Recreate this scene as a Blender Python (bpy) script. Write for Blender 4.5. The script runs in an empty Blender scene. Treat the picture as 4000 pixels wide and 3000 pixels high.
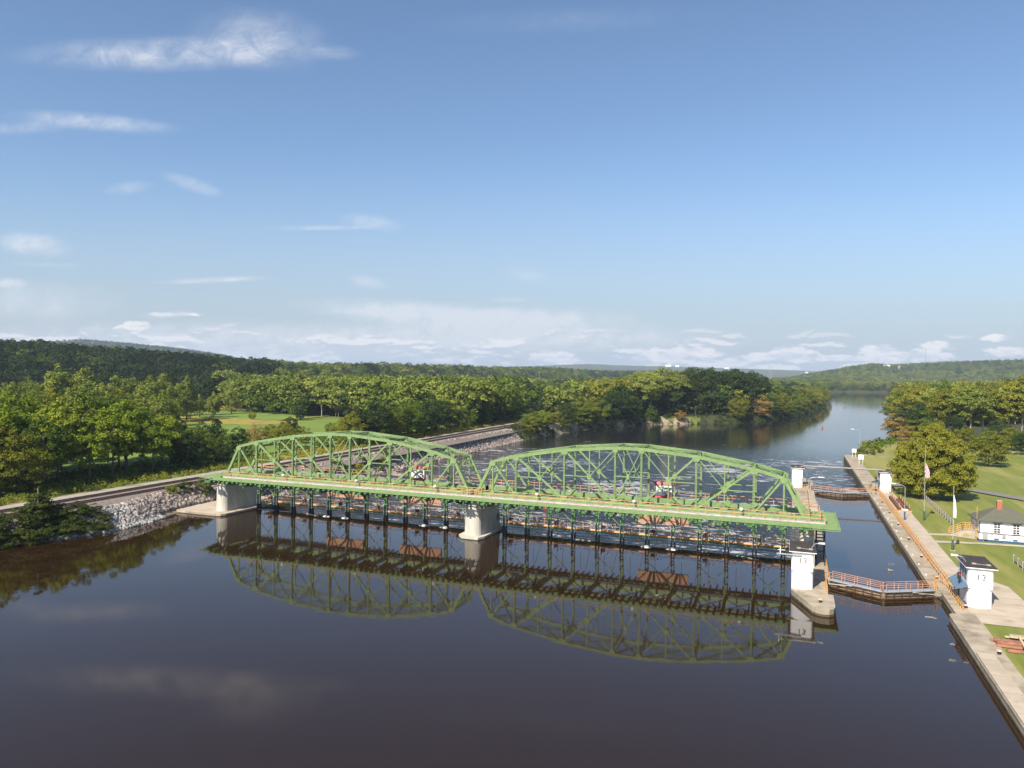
import bpy, math, random
import numpy as np
from mathutils import Vector
random.seed(7); RNG = np.random.default_rng(7)
S = bpy.context.scene; C = S.collection
# ---------------- camera ----------------
CF, CP, CR_, CT, CH = 2875.4598, 0.0139, 0.0126, 0.3641, 31.3302
Fv = np.array([-math.sin(CT)*math.cos(CP), math.cos(CT)*math.cos(CP), -math.sin(CP)])
R0 = np.array([math.cos(CT), math.sin(CT), 0.0]); U0 = np.cross(R0, Fv)
Rv = R0*math.cos(CR_)+U0*math.sin(CR_); Uv = U0*math.cos(CR_)-R0*math.sin(CR_)
from mathutils import Matrix
cam = bpy.data.cameras.new("camera"); co = bpy.data.objects.new("camera", cam); C.objects.link(co)
M = Matrix(((Rv[0], Uv[0], -Fv[0], 0), (Rv[1], Uv[1], -Fv[1], 0), (Rv[2], Uv[2], -Fv[2], CH), (0, 0, 0, 1)))
co.matrix_world = M
cam.sensor_fit = 'HORIZONTAL'; cam.sensor_width = 36; cam.lens = 36*CF/4000
cam.clip_start = 0.5; cam.clip_end = 40000
S.camera = co
def GP(px, py, z=0.0):
    """ground point (world metres) under a sight line - used to survey where things stand"""
    d = Fv+Rv*(px-2000)/CF+Uv*(1500-py)/CF; s = (z-CH)/d[2]
    return float(d[0]*s), float(d[1]*s)
# ---------------- view / sun / sky ----------------
S.view_settings.view_transform = 'Standard'; S.view_settings.look = 'None'
S.view_settings.gamma = 1; S.view_settings.exposure = 0.75
SUN_EL, SX, SY = math.radians(41.5), -0.25, -0.968
sun = bpy.data.lights.new("sun", 'SUN'); sun.energy = 5.0; sun.angle = math.radians(0.5); sun.color = (1.0, 0.90, 0.76)
so = bpy.data.objects.new("sun", sun); C.objects.link(so)
sd = Vector((SX*math.cos(SUN_EL), SY*math.cos(SUN_EL), math.sin(SUN_EL)))
so.rotation_euler = sd.to_track_quat('Z', 'Y').to_euler(); so.location = (0, 0, 300)
W = bpy.data.worlds.new("World"); S.world = W; W.use_nodes = True
nt = W.node_tree; nt.nodes.clear(); N = nt.nodes.new; L = nt.links.new
def sock(x, s):
    if isinstance(x, (int, float)): s.default_value = x
    else: L(x, s)
def mth(op, a, b=0.0, c=None, clamp=False):
    n = N('ShaderNodeMath'); n.operation = op; n.use_clamp = clamp
    sock(a, n.inputs[0]); sock(b, n.inputs[1])
    if c is not None: sock(c, n.inputs[2])
    return n.outputs[0]
def mrange(v, a, b, c=0.0, d=1.0, smooth=True):
    n = N('ShaderNodeMapRange'); n.interpolation_type = 'SMOOTHSTEP' if smooth else 'LINEAR'
    sock(v, n.inputs['Value']); sock(a, n.inputs['From Min']); sock(b, n.inputs['From Max']); sock(c, n.inputs['To Min']); sock(d, n.inputs['To Max'])
    return n.outputs[0]
def noise(vec, scale, detail=4, rough=0.55, dist=0.0):
    n = N('ShaderNodeTexNoise'); n.inputs['Scale'].default_value = scale; n.inputs['Detail'].default_value = detail
    n.inputs['Roughness'].default_value = rough; n.inputs['Distortion'].default_value = dist
    if vec is not None: L(vec, n.inputs['Vector'])
    return n.outputs[0]
def comb(x, y, z=0.0):
    n = N('ShaderNodeCombineXYZ'); sock(x, n.inputs[0]); sock(y, n.inputs[1]); sock(z, n.inputs[2]); return n.outputs[0]
def vdot(v, c):
    n = N('ShaderNodeVectorMath'); n.operation = 'DOT_PRODUCT'; L(v, n.inputs[0]); n.inputs[1].default_value = c; return n.outputs['Value']
def mapping(v, loc, rot, scl, typ='TEXTURE'):
    n = N('ShaderNodeMapping'); n.vector_type = typ; L(v, n.inputs[0]); n.inputs['Location'].default_value = loc
    n.inputs['Rotation'].default_value = (0, 0, rot); n.inputs['Scale'].default_value = scl; return n.outputs[0]
def mixc(f, a, b):
    n = N('ShaderNodeMix'); n.data_type = 'RGBA'; sock(f, n.inputs[0])
    for x, s in ((a, n.inputs[6]), (b, n.inputs[7])):
        if isinstance(x, tuple): s.default_value = (*x, 1)
        else: L(x, s)
    return n.outputs[2]
sky = N('ShaderNodeTexSky'); sky.sky_type = 'NISHITA'; sky.sun_disc = False; sky.sun_elevation = SUN_EL
sky.sun_rotation = math.atan2(SX, SY); sky.altitude = 100; sky.air_density = 1.0; sky.dust_density = 0.6; sky.ozone_density = 1.6
tc = N('ShaderNodeTexCoord').outputs['Generated']
ga = vdot(tc, (math.cos(CT), math.sin(CT), 0)); gb = vdot(tc, (-math.sin(CT), math.cos(CT), 0)); gc = vdot(tc, (0, 0, 1))
gbm = mth('MAXIMUM', gb, 0.08)
gu = mth('DIVIDE', ga, gbm); gv = mth('DIVIDE', gc, gbm); P2 = comb(gu, gv)
def uv(px, py): return (px-2000)/2875, (1460+(px-2000)*0.0126-py)/2875
wisp = noise(mapping(P2, (0, 0, 0), 0.12, (0.16, 0.04, 1)), 1.0, 6, 0.62, 0.6)
fine = noise(mapping(P2, (0, 0, 0), 0.5, (0.05, 0.018, 1)), 1.0, 5, 0.6, 0.3)
tot = None
# thin cirrus streaks: centre, half-length, half-height, tilt, strength
for px, py, sl, sh, rot, amp in ((640, 215, 700, 85, 0.03, .62), (1000, 160, 330, 150, -.1, .40), (1300, 215, 120, 40, 0, .25), (350, 480, 400, 45, -.07, .62), (90, 500, 240, 38, 0.05, .35),
        (740, 720, 160, 36, -.3, .50), (500, 735, 130, 34, .15, .30), (1440, 870, 150, 40, -.12, .42), (1250, 892, 280, 14, .02, .42), (130, 960, 190, 62, -.1, .85), (180, 1035, 180, 16, -.02, .45),
        (40, 1105, 90, 28, 0, .85), (830, 1095, 290, 16, .06, .75), (1430, 1100, 110, 34, -.2, .45), (2050, 1072, 110, 34, -.1, .45), (1700, 1230, 640, 62, -.05, 1.2), (2150, 1235, 520, 44, -.03, .7),
        (2000, 1310, 1100, 90, .0, .95), (900, 1330, 1500, 95, 0, .9), (150, 1180, 420, 100, .0, .55), (1990, 1172, 110, 12, 0, .5), (620, 1235, 120, 14, 0, .5), (680, 1225, 80, 16, .1, .5), (3890, 1320, 80, 15, 0, .9), (2200, 90, 700, 70, .06, .07)):
    u0, v0 = uv(px, py)
    ln = N('ShaderNodeVectorMath'); ln.operation = 'LENGTH'; L(mapping(P2, (u0, v0, 0), rot, (sl/2875, sh/2875, 1)), ln.inputs[0])
    e = mrange(ln.outputs['Value'], 1.0, 0.1, 0.0, amp)
    tot = e if tot is None else mth('ADD', tot, e)
wv = mrange(mth('ADD', wisp, mth('MULTIPLY', fine, 0.45)), 0.42, 0.98, 0.0, 1.7, False)
w3 = noise(mapping(P2, (0, 0, 0), -.35, (0.035, 0.03, 1)), 1.0, 7, 0.66, 0.8)
tot = mth('MULTIPLY', tot, mrange(w3, .30, .68, .35, 1.35, False))
cir = mth('MULTIPLY', tot, wv)
cir = mth('MINIMUM', mth('MULTIPLY', cir, 0.78), 0.66)
# cumulus band near the horizon
sc_ = mth('DIVIDE', 1.0, mth('ADD', mth('MULTIPLY', gv, 9.0), 0.55))
cn = noise(comb(mth('MULTIPLY', gu, 13.0), mth('MULTIPLY', gv, 42.0), 3.0), 1.0, 7, 0.56, 0.25)
cn2 = noise(comb(mth('MULTIPLY', gu, 13.0), mth('MULTIPLY', mth('ADD', gv, 0.004), 42.0), 3.0), 1.0, 7, 0.56, 0.25)
env = mth('MULTIPLY', mrange(gv, 0.085, 0.035), mrange(gv, -0.02, 0.005))
thr = mth('SUBTRACT', 0.66, mth('MULTIPLY', env, 0.19))
cum = mth('MULTIPLY', mrange(cn, thr, mth('ADD', thr, 0.09)), env)
shade = mrange(mth('SUBTRACT', cn, cn2), -0.035, 0.045)
# the bigger separate puffs on the right horizon
puf = None
for px, py, a, b in ((2680, 1372, 120, 26), (2600, 1390, 60, 18), (2760, 1380, 70, 22), (2950, 1395, 90, 16), (3100, 1375, 90, 18), (3060, 1395, 190, 20), (3440, 1368, 80, 26), (3600, 1390, 110, 24), (3655, 1350, 60, 20), (3890, 1320, 66, 15), (3930, 1375, 110, 18), (2110, 1395, 50, 16), (2200, 1388, 40, 16), (3300, 1400, 300, 12), (530, 1275, 70, 16), (690, 1228, 90, 9)):
    u0, v0 = uv(px, py)
    wob = mapping(P2, (u0, v0, 0), 0, (a/2875, b/2875, 1))
    ln = N('ShaderNodeVectorMath'); ln.operation = 'LENGTH'; L(wob, ln.inputs[0])
    e = mrange(ln.outputs['Value'], 1.9, 0.0)
    puf = e if puf is None else mth('MAXIMUM', puf, e)
pn = noise(comb(mth('MULTIPLY', gu, 34.0), mth('MULTIPLY', gv, 80.0), 9.0), 1.0, 6, 0.6, 0.3)
pufm = mth('MULTIPLY', mrange(mth('ADD', mth('MULTIPLY', puf, 0.45), pn), 0.67, 0.84), mrange(puf, 0.02, 0.2))
SKY_K = 0.0805
skyc = N('ShaderNodeVectorMath'); skyc.operation = 'SCALE'; L(sky.outputs[0], skyc.inputs[0]); skyc.inputs['Scale'].default_value = SKY_K
hz = mrange(gv, 0.31, -0.04, 0.0, 0.97)
tn = N('ShaderNodeVectorMath'); tn.operation = 'MULTIPLY'; L(skyc.outputs[0], tn.inputs[0]); tn.inputs[1].default_value = (.93, 1.03, 1.12)
base = mixc(hz, tn.outputs[0], (0.268, 0.308, 0.35))
c1 = mixc(cir, base, (0.50, 0.515, 0.55))
ccol = mixc(shade, (0.33, 0.37, 0.435), (0.62, 0.60, 0.59))
c2 = mixc(mth('MULTIPLY', cum, 0.72), c1, ccol)
c3 = mixc(mth('MULTIPLY', pufm, 0.80), c2, mixc(mrange(pn, 0.4, 0.6), (0.42, 0.44, 0.49), (0.64, 0.61, 0.59)))
bg = N('ShaderNodeBackground'); L(c3, bg.inputs[0]); bg.inputs[1].default_value = 1.0
ow = N('ShaderNodeOutputWorld'); L(bg.outputs[0], ow.inputs[0])
# ---------------- materials ----------------
def newmat(name):
    global nt, N, L
    m = bpy.data.materials.new(name); m.use_nodes = True; nt = m.node_tree; nt.nodes.clear(); N = nt.nodes.new; L = nt.links.new
    return m
def out(sh, disp=None):
    o = N('ShaderNodeOutputMaterial'); L(sh, o.inputs[0])
def bsdf(col, rough=0.6, metal=0.0, bump=None, spec=0.4, bs=0.3, bd=0.05):
    b = N('ShaderNodeBsdfPrincipled')
    if isinstance(col, tuple): b.inputs['Base Color'].default_value = (*col, 1)
    else: L(col, b.inputs['Base Color'])
    sock(rough, b.inputs['Roughness']); sock(metal, b.inputs['Metallic']); b.inputs['Specular IOR Level'].default_value = spec
    if bump is not None:
        n = N('ShaderNodeBump'); n.inputs['Strength'].default_value = bs; n.inputs['Distance'].default_value = bd; L(bump, n.inputs['Height']); L(n.outputs[0], b.inputs['Normal'])
    return b.outputs[0]
def geo(): return N('ShaderNodeNewGeometry').outputs['Position']
MT = {}
def M2(name, c1, c2, scale=0.6, rough=0.6, metal=0.0, stretch=(1, 1, 1), lo=0.35, hi=0.7, bs=0.0, spec=0.35, c3=None, s3=0.1, l3=.55, h3=.68, joint=0):
    m = newmat(name); p = mapping(geo(), (0, 0, 0), 0, stretch, 'POINT')
    n = noise(p, scale, 6, 0.6); col = mixc(mrange(n, lo, hi), c1, c2)
    if c3: col = mixc(mrange(noise(p, s3, 5, 0.6), l3, h3), col, c3)
    if joint:   # cast joints every few metres
        sx = N('ShaderNodeSeparateXYZ'); L(geo(), sx.inputs[0]); f = mth('FRACT', mth('DIVIDE', sx.outputs[1], joint)); col = mixc(mth('MULTIPLY', mth('LESS_THAN', f, .11/joint), .55), col, tuple(v*.45 for v in c2))
    out(bsdf(col, rough, metal, n if bs else None, spec, bs)); MT[name] = m; return m
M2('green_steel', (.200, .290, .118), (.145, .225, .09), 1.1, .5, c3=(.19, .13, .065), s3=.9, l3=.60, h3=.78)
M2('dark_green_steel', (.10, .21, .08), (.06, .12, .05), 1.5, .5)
M2('orange_rail', (.58, .33, .15), (.44, .22, .10), 1.2, .5)
M2('yellow_rail', (.58, .33, .11), (.45, .23, .08), 1.2, .5)
M2('concrete', (.40, .34, .255), (.27, .225, .165), .45, .9, c3=(.19, .165, .12), s3=.22, l3=.5, h3=.7, bs=.15, joint=6.1)
M2('pier_concrete', (.52, .49, .43), (.38, .36, .31), .5, .9, stretch=(1, 1, .25), c3=(.26, .24, .20), s3=.35, l3=.58, h3=.8, bs=.1)
M2('wet_concrete', (.10, .085, .055), (.05, .045, .03), .8, .6)
M2('light_path', (.46, .385, .30), (.37, .31, .235), .35, .9, c3=(.28, .235, .18), s3=.22, l3=.56, h3=.72, joint=4.6)
M2('walkway_plank', (.50, .44, .41), (.34, .29, .27), 1.5, .8)
M2('white_paint', (.86, .86, .85), (.80, .80, .79), .8, .6)
M2('tar_roof', (.035, .028, .028), (.06, .05, .045), 1.5, .8)
M2('rust', (.20, .075, .035), (.11, .045, .025), 1.5, .8)
M2('gate_rust', (.42, .25, .17), (.36, .20, .13), .9, .8, c3=(.25, .12, .08), s3=.6, l3=.62, h3=.75)
M2('red_paint', (.42, .05, .04), (.30, .035, .03), 1.2, .5)
M2('crane_maroon', (.30, .055, .06), (.22, .04, .045), 1.2, .5)
M2('grey_metal', (.36, .37, .38), (.28, .29, .30), 1.5, .45, .2)
M2('galvanised', (.45, .48, .50), (.36, .38, .40), 1.5, .4, .3)
M2('black_paint', (.02, .02, .022), (.03, .03, .03), 2, .5)
M2('blue_paint', (.03, .08, .17), (.04, .10, .2), 2, .5)
M2('canopy_blue', (.12, .19, .27), (.10, .16, .22), 2, .5)
M2('shingle', (.115, .115, .085), (.085, .085, .062), 2.5, .9, stretch=(1, 1, 4))
M2('brick', (.42, .14, .09), (.32, .10, .07), 4, .9)
M2('window_glass', (.10, .07, .10), (.05, .05, .07), 1, .1)
M2('weathered_wood', (.38, .35, .29), (.25, .23, .19), 3, .9)
M2('fresh_wood', (.62, .45, .27), (.50, .35, .2), 3, .8)
M2('steel_rail', (.14, .085, .07), (.10, .06, .05), 1, .5)
M2('sleeper', (.085, .065, .055), (.05, .04, .035), 1.5, .9)
M2('ballast', (.25, .205, .175), (.15, .125, .11), 2.2, .95, c3=(.19, .15, .13), s3=.05, bs=.4)
M2('gravel_road', (.36, .325, .28), (.27, .25, .21), .7, .95, c3=(.16, .17, .07), s3=.12)
M2('asphalt', (.20, .18, .175), (.16, .15, .145), .6, .9)
M2('dirt', (.34, .28, .19), (.22, .18, .12), .4, .95)
M2('bark', (.16, .125, .09), (.09, .07, .05), 2, .95)
M2('pale_bark', (.40, .36, .28), (.24, .21, .16), 1.2, .95)
M2('foam', (.80, .80, .76), (.66, .66, .62), 2, .6)
M2('lamp_white', (.85, .85, .82), (.8, .8, .78), 2, .3)
M2('duck_brown', (.30, .22, .15), (.45, .40, .33), 9, .8)
M2('lawn', (.165, .185, .030), (.12, .15, .022), .5, .95, stretch=(1.6, .22, 1), c3=(.235, .225, .062), s3=.07, l3=.42, h3=.62, bs=.3)
M2('meadow', (.14, .16, .035), (.09, .11, .026), .25, .95, c3=(.20, .165, .05), s3=.03, bs=.3)
M2('bright_field', (.145, .215, .028), (.115, .175, .024), .10, .95, stretch=(1, .4, 1), c3=(.185, .225, .04), s3=.03)
M2('goldenrod', (.33, .25, .035), (.17, .17, .03), .35, .95, c3=(.20, .13, .05), s3=.08)
M2('forest_floor', (.05, .06, .02), (.035, .04, .015), .2, .95)
def stoneMat(name, a, b, c):
    m = newmat(name); oi = N('ShaderNodeNewGeometry').outputs['Random Per Island']
    r = N('ShaderNodeValToRGB'); L(oi, r.inputs[0]); e = r.color_ramp.elements; e[0].color = (*a, 1); e[1].color = (*c, 1); e.new(.5).color = (*b, 1)
    out(bsdf(r.outputs[0], .9)); MT[name] = m
stoneMat('grey_stone', (.10, .095, .09), (.25, .24, .225), (.42, .40, .37))
stoneMat('brown_stone', (.11, .09, .08), (.26, .21, .18), (.38, .32, .28))
def canopyMat():
    m = newmat('far_canopy'); p = geo()
    v = N('ShaderNodeTexVoronoi'); v.inputs['Scale'].default_value = .07; L(p, v.inputs['Vector'])
    n = noise(p, .006, 5, .6); a = mixc(mrange(n, .4, .6), (.042, .06, .022), (.075, .09, .028))
    col = mixc(mrange(noise(p, .03, 4, .6), .5, .7), a, (.10, .085, .03))
    out(bsdf(col, .95, 0, mth('MULTIPLY', v.outputs['Distance'], -1), .1, 1.0, 9.0)); MT['far_canopy'] = m
canopyMat()
def leafMat(name, a, b, c, tr=.22):
    m = newmat(name); g = N('ShaderNodeNewGeometry'); oi = N('ShaderNodeObjectInfo').outputs['Random']
    n = noise(g.outputs['Position'], .35, 3, .6)
    f = mth('ADD', mth('MULTIPLY', g.outputs['Random Per Island'], .45), mth('ADD', mth('MULTIPLY', oi, .45), mth('MULTIPLY', mth('SUBTRACT', n, .5), 1.1)))
    r = N('ShaderNodeValToRGB'); L(f, r.inputs[0]); e = r.color_ramp.elements; e[0].color = (*a, 1); e[1].color = (*c, 1); e.new(.5).color = (*b, 1)
    d = N('ShaderNodeBsdfDiffuse'); t = N('ShaderNodeBsdfTranslucent'); L(r.outputs[0], d.inputs[0]); L(r.outputs[0], t.inputs[0])
    mx = N('ShaderNodeMixShader'); mx.inputs[0].default_value = tr; L(d.outputs[0], mx.inputs[1]); L(t.outputs[0], mx.inputs[2]); out(mx.outputs[0]); MT[name] = m
leafMat('leaf_airy', (.10, .155, .016), (.19, .25, .026), (.30, .32, .038))
leafMat('leaf_deep_shaded', (.010, .018, .007), (.022, .034, .012), (.045, .055, .018))  # dark foliage, blackened further to paint in a cloud's shadow on the left hill
leafMat('leaf_green', (.050, .088, .014), (.10, .148, .022), (.18, .21, .036))
leafMat('leaf_dark', (.022, .042, .015), (.042, .068, .022), (.070, .090, .028))
leafMat('leaf_poplar', (.12, .155, .030), (.20, .24, .046), (.29, .315, .066))
leafMat('leaf_olive', (.10, .115, .016), (.19, .20, .026), (.30, .265, .040))
leafMat('leaf_rust', (.20, .12, .04), (.27, .185, .055), (.32, .24, .08))
leafMat('needle', (.016, .034, .018), (.032, .055, .027), (.05, .075, .035))
leafMat('leaf_shrub', (.032, .050, .012), (.065, .085, .018), (.13, .13, .030))
leafMat('leaf_brush', (.12, .15, .022), (.20, .225, .032), (.30, .27, .045))
leafMat('leaf_gold', (.20, .18, .025), (.36, .27, .03), (.46, .33, .035))
# ---------------- mesh helpers ----------------
def setp(o, label=None, cat=None, group=None, kind=None):
    if label: o['label'] = label
    if cat: o['category'] = cat
    if group: o['group'] = group
    if kind: o['kind'] = kind
    return o
def thing(name, label, cat, loc=(0, 0, 0), group=None):
    o = bpy.data.objects.new(name, None); C.objects.link(o); o.location = loc; o.empty_display_size = .5
    return setp(o, label, cat, group)
class MB:
    def __init__(s): s.v = []; s.f = []; s.m = []
    def add(s, v, f, mi=0):
        b = len(s.v); s.v += [tuple(map(float, p)) for p in v]; s.f += [tuple(i+b for i in q) for q in f]; s.m += [mi]*len(f); return s
    def box(s, x0, x1, y0, y1, z0, z1, mi=0):
        return s.add([(x0, y0, z0), (x1, y0, z0), (x1, y1, z0), (x0, y1, z0), (x0, y0, z1), (x1, y0, z1), (x1, y1, z1), (x0, y1, z1)],
                     [(3, 2, 1, 0), (4, 5, 6, 7), (0, 1, 5, 4), (1, 2, 6, 5), (2, 3, 7, 6), (3, 0, 4, 7)], mi)
    def beam(s, a, b, w, h, up=(0, 0, 1), mi=0):
        a = Vector(a); b = Vector(b); d = (b-a).normalized(); u = Vector(up)
        if abs(d.dot(u)) > .98: u = Vector((0, 1, 0))
        r = d.cross(u).normalized(); u = r.cross(d).normalized(); r *= w/2; u *= h/2
        return s.add([a-r-u, a+r-u, a+r+u, a-r+u, b-r-u, b+r-u, b+r+u, b-r+u], [(3, 2, 1, 0), (4, 5, 6, 7), (0, 1, 5, 4), (1, 2, 6, 5), (2, 3, 7, 6), (3, 0, 4, 7)], mi)
    def tube(s, pts, r, n=6, r2=None, mi=0):
        pts = [Vector(p) for p in pts]; k = len(pts); V = []; F = []
        for i, p in enumerate(pts):
            d = (pts[min(i+1, k-1)]-pts[max(i-1, 0)]).normalized(); u = Vector((0, 0, 1)) if abs(d.z) < .9 else Vector((1, 0, 0))
            a = d.cross(u).normalized(); b = d.cross(a); rr = r if r2 is None else r+(r2-r)*i/(k-1)
            for j in range(n):
                t = 2*math.pi*j/n; V.append(p+a*rr*math.cos(t)+b*rr*math.sin(t))
        for i in range(k-1):
            for j in range(n): F.append((i*n+j, i*n+(j+1) % n, (i+1)*n+(j+1) % n, (i+1)*n+j))
        F.append(tuple(range(n))[::-1]); F.append(tuple((k-1)*n+j for j in range(n)))
        return s.add(V, F, mi)
    def prism(s, poly, z0, z1, mi=0, top_scale=None):
        n = len(poly); a = sum((poly[i][0]*poly[(i+1) % n][1]-poly[(i+1) % n][0]*poly[i][1]) for i in range(n))
        if a < 0: poly = poly[::-1]
        cx = sum(p[0] for p in poly)/n; cy = sum(p[1] for p in poly)/n; k = top_scale or 1
        V = [(x, y, z0) for x, y in poly]+[(cx+(x-cx)*k, cy+(y-cy)*k, z1) for x, y in poly]
        return s.add(V, [tuple(range(n))[::-1], tuple(range(n, 2*n))]+[(i, (i+1) % n, n+(i+1) % n, n+i) for i in range(n)], mi)
    def plate(s, pts, y0, y1, mi=0):   # polygon in x-z extruded along y
        n = len(pts); V = [(x, y0, z) for x, z in pts]+[(x, y1, z) for x, z in pts]
        return s.add(V, [tuple(range(n)), tuple(range(n, 2*n))[::-1]]+[(i, n+i, n+(i+1) % n, (i+1) % n) for i in range(n)], mi)
    def build(s, name, mats, parent=None, smooth=False, origin=None):
        V = np.array(s.v)
        if parent is not None:
            o3 = np.array(parent.location); p = parent.parent
            while p is not None: o3 = o3+np.array(p.location); p = p.parent
        else: o3 = np.array(origin) if origin is not None else np.array([V[:, 0].mean(), V[:, 1].mean(), V[:, 2].min()])
        me = bpy.data.meshes.new(name); me.from_pydata([tuple(p) for p in (V-o3)], [], s.f)
        for m in (mats if isinstance(mats, (list, tuple)) else [mats]): me.materials.append(MT[m])
        if max(s.m) > 0: me.polygons.foreach_set('material_index', s.m)
        if smooth: me.shade_smooth()
        o = bpy.data.objects.new(name, me); C.objects.link(o)
        if parent is not None: o.parent = parent
        else: o.location = tuple(o3)
        return o
def mesh_np(name, V, Fq, mats, mi=None):
    me = bpy.data.meshes.new(name); k = Fq.shape[1]
    me.vertices.add(len(V)); me.vertices.foreach_set('co', np.asarray(V, dtype=np.float32).ravel())
    me.loops.add(Fq.size); me.loops.foreach_set('vertex_index', Fq.astype(np.int32).ravel())
    me.polygons.add(len(Fq)); me.polygons.foreach_set('loop_start', np.arange(0, Fq.size, k, dtype=np.int32))
    for m in mats: me.materials.append(MT[m])
    if mi is not None: me.polygons.foreach_set('material_index', np.asarray(mi, dtype=np.int32))
    me.update(calc_edges=True); return me
def obj(name, me, parent=None, loc=(0, 0, 0)):
    o = bpy.data.objects.new(name, me); C.objects.link(o); o.location = loc
    if parent is not None: o.parent = parent
    return o
#@@STRUCTURE
# ================= terrain =================
LBY = [-400, 40, 75, 87, 96, 104, 114, 124, 130, 144, 156, 172, 238, 268, 334, 373, 442, 495, 535, 566, 657, 831, 998, 1508, 1863, 1900, 1950, 2000, 12000]
LBX = [-175, -137, -131.5, -128.5, -124.5, -121.5, -122, -124.5, -125, -125, -127, -125.5, -126, -126, -125.5, -123.5, -114, -92, -49, -25, 1, 26, 42, 70, 91, 130, 420, 2600, 2600]
RBY = [-400, 60, 316, 322, 340, 385, 425, 486, 668, 1000, 1322, 1500, 1720, 1800, 1850, 12000]
RBX = [21.3, 21.3, 21.3, 22, 23, 32, 50, 57, 81, 110, 150, 172, 215, 600, 2200, 2200]
def smooth(a, b, x): t = np.clip((x-a)/(b-a), 0, 1); return t*t*(3-2*t)
def hashn(x, y, s, seed=0):
    def h(i, j): return np.modf(np.abs(np.sin(i*127.1+j*311.7+seed*74.7)*43758.5453))[0]
    x = x/s; y = y/s; i = np.floor(x); j = np.floor(y); fx = x-i; fy = y-j; fx = fx*fx*(3-2*fx); fy = fy*fy*(3-2*fy)
    return (h(i, j)*(1-fx)+h(i+1, j)*fx)*(1-fy)+(h(i, j+1)*(1-fx)+h(i+1, j+1)*fx)*fy-.5
def camdepth(x, y): return y*math.cos(CT)-x*math.sin(CT)
def campx(x, y):
    z = np.maximum(camdepth(x, y), 5); return 2000+CF*(x*math.cos(CT)+y*math.sin(CT))/z
RIDGES = [([-1500, -500, 0, 300, 700, 1000, 1400, 1800, 2200, 2600, 2900, 3100], [31, 37, 37, 33, 28, 23, 27, 30, 31, 25, 9, 3], [760, 760, 760, 780, 850, 930, 1250, 1600, 2100, 2500, 2700, 2800], 230),
          ([-1500, -500, 100, 300, 500, 700, 900, 1050], [140, 165, 186, 186, 166, 140, 100, 3], [4300]*8, 1300),
          ([2900, 3080, 3180, 3300, 3400, 3500, 3700, 4000, 4600, 5500], [3, 14, 36, 62, 80, 74, 88, 100, 112, 110], [2900, 2900, 3000, 3050, 3100, 3150, 3100, 3000, 2900, 2700], 900),
          ([600, 1500, 2000, 2300, 2500, 2800, 3000, 3200, 3400, 4200], [80, 86, 110, 150, 138, 128, 116, 98, 80, 60], [8300]*10, 2200)]
def gheight(x, y):
    x = np.asarray(x, float); y = np.asarray(y, float)
    dl = np.interp(y, LBY, LBX)-x; dr = x-np.interp(y, RBY, RBX)
    wl = np.where(y < 138, 0.0, -2.0)
    near = smooth(60, 250, y)
    left = wl-.1+smooth(0, 7.0, dl)*(3.35-wl); left = np.where(dl < 0, wl-.1-smooth(0, 5, -dl)*4, left)
    left += hashn(x, y, 23, 1)*.5*smooth(25, 60, dl)
    rl = .95+1.6*smooth(60, 260, x-20+0*y)+1.2*smooth(420, 900, y)
    q = y < 321
    right = np.where(q, np.where(dr > 0, .95, -5.0), wl-.1+smooth(0, 6, dr)*(rl-wl))
    right = np.where((~q) & (dr < 0), wl-.1-smooth(0, 5, -dr)*4, right)
    right = np.where(q & (x > 21.6), rl, right)
    h = np.where(dl > dr, left, right)
    h = np.where((dl <= 0) & (dr <= 0), np.minimum(-3.5, h), h)
    Z = camdepth(x, y); px = campx(x, y); Z = np.where(Z < 10, 10, Z)
    land = smooth(0, 60, np.maximum(dl, dr))
    for a, e, d, wd in RIDGES:
        E = np.interp(px, a, e, left=e[0], right=e[-1]); D = np.interp(px, a, d)
        h = np.maximum(h, (3+(E-3+hashn(x, y, 260, 5)*7+hashn(x, y, 90, 6)*3)*smooth(D-wd, D, Z))*land-50*(1-land))
    return h
def axis(*segs):
    o = []
    for a, b, s in segs: o += list(np.arange(a, b, s))
    return np.array(o+[segs[-1][1]])
xs = axis((-9500, -2600, 260), (-2600, -700, 50), (-700, -160, 9), (-160, -108, 1.3), (-108, 10, 4), (10, 16, 2), (16, 40, 1.1), (40, 200, 6), (200, 1000, 32), (1000, 8000, 220))
ys = axis((-260, 60, 16), (60, 420, 3), (420, 760, 6), (760, 2600, 28), (2600, 11000, 190))
X, Y = np.meshgrid(xs, ys); Zg = gheight(X, Y)
V = np.stack([X.ravel(), Y.ravel(), Zg.ravel()], 1); nx = len(xs); ny = len(ys)
ii, jj = np.meshgrid(np.arange(nx-1), np.arange(ny-1)); a = (jj*nx+ii).ravel()
Fq = np.stack([a, a+1, a+nx+1, a+nx], 1); cx = V[Fq, 0].mean(1); cy = V[Fq, 1].mean(1)
dl = np.interp(cy, LBY, LBX)-cx; dr = cx-np.interp(cy, RBY, RBX); Zc = camdepth(cx, cy); pc = campx(cx, cy)
mi = np.zeros(len(Fq), int)
mi[(dl < 17) & (dl > -60) & (cy < 440)] = 3
mi[(dl >= -60) & (dl < 5) & (cy >= 455) & (cy < 520)] = 4
mi[(dr > -60) & (dl < 0)] = 2
mi[(dr > -60) & (dr < 6) & (cy > 321) & (dl < 0)] = 4
mi[(Zc > 520) & (np.maximum(dl, dr) > 1)] = 1
mi[(dl > 0) & (cy > 455) & (cy < 520) & (dl < 5)] = 4
mi[(Zc > 3000) & (np.maximum(dl, dr) > 9)] = 5
mi[(dr > -4) & (cy > 470)] = 1
mi[(dl > -4) & (cy > 520) & (cx > -60)] = 1; mi[(Zc > 2300) & (dr > 0)] = 5; mi[(dl > 0) & (Zc > 3000)] = 5
mi[(cy > 470) & (mi == 2)] = 1; mi[(mi == 0) & (Zc > 560)] = 1
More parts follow.
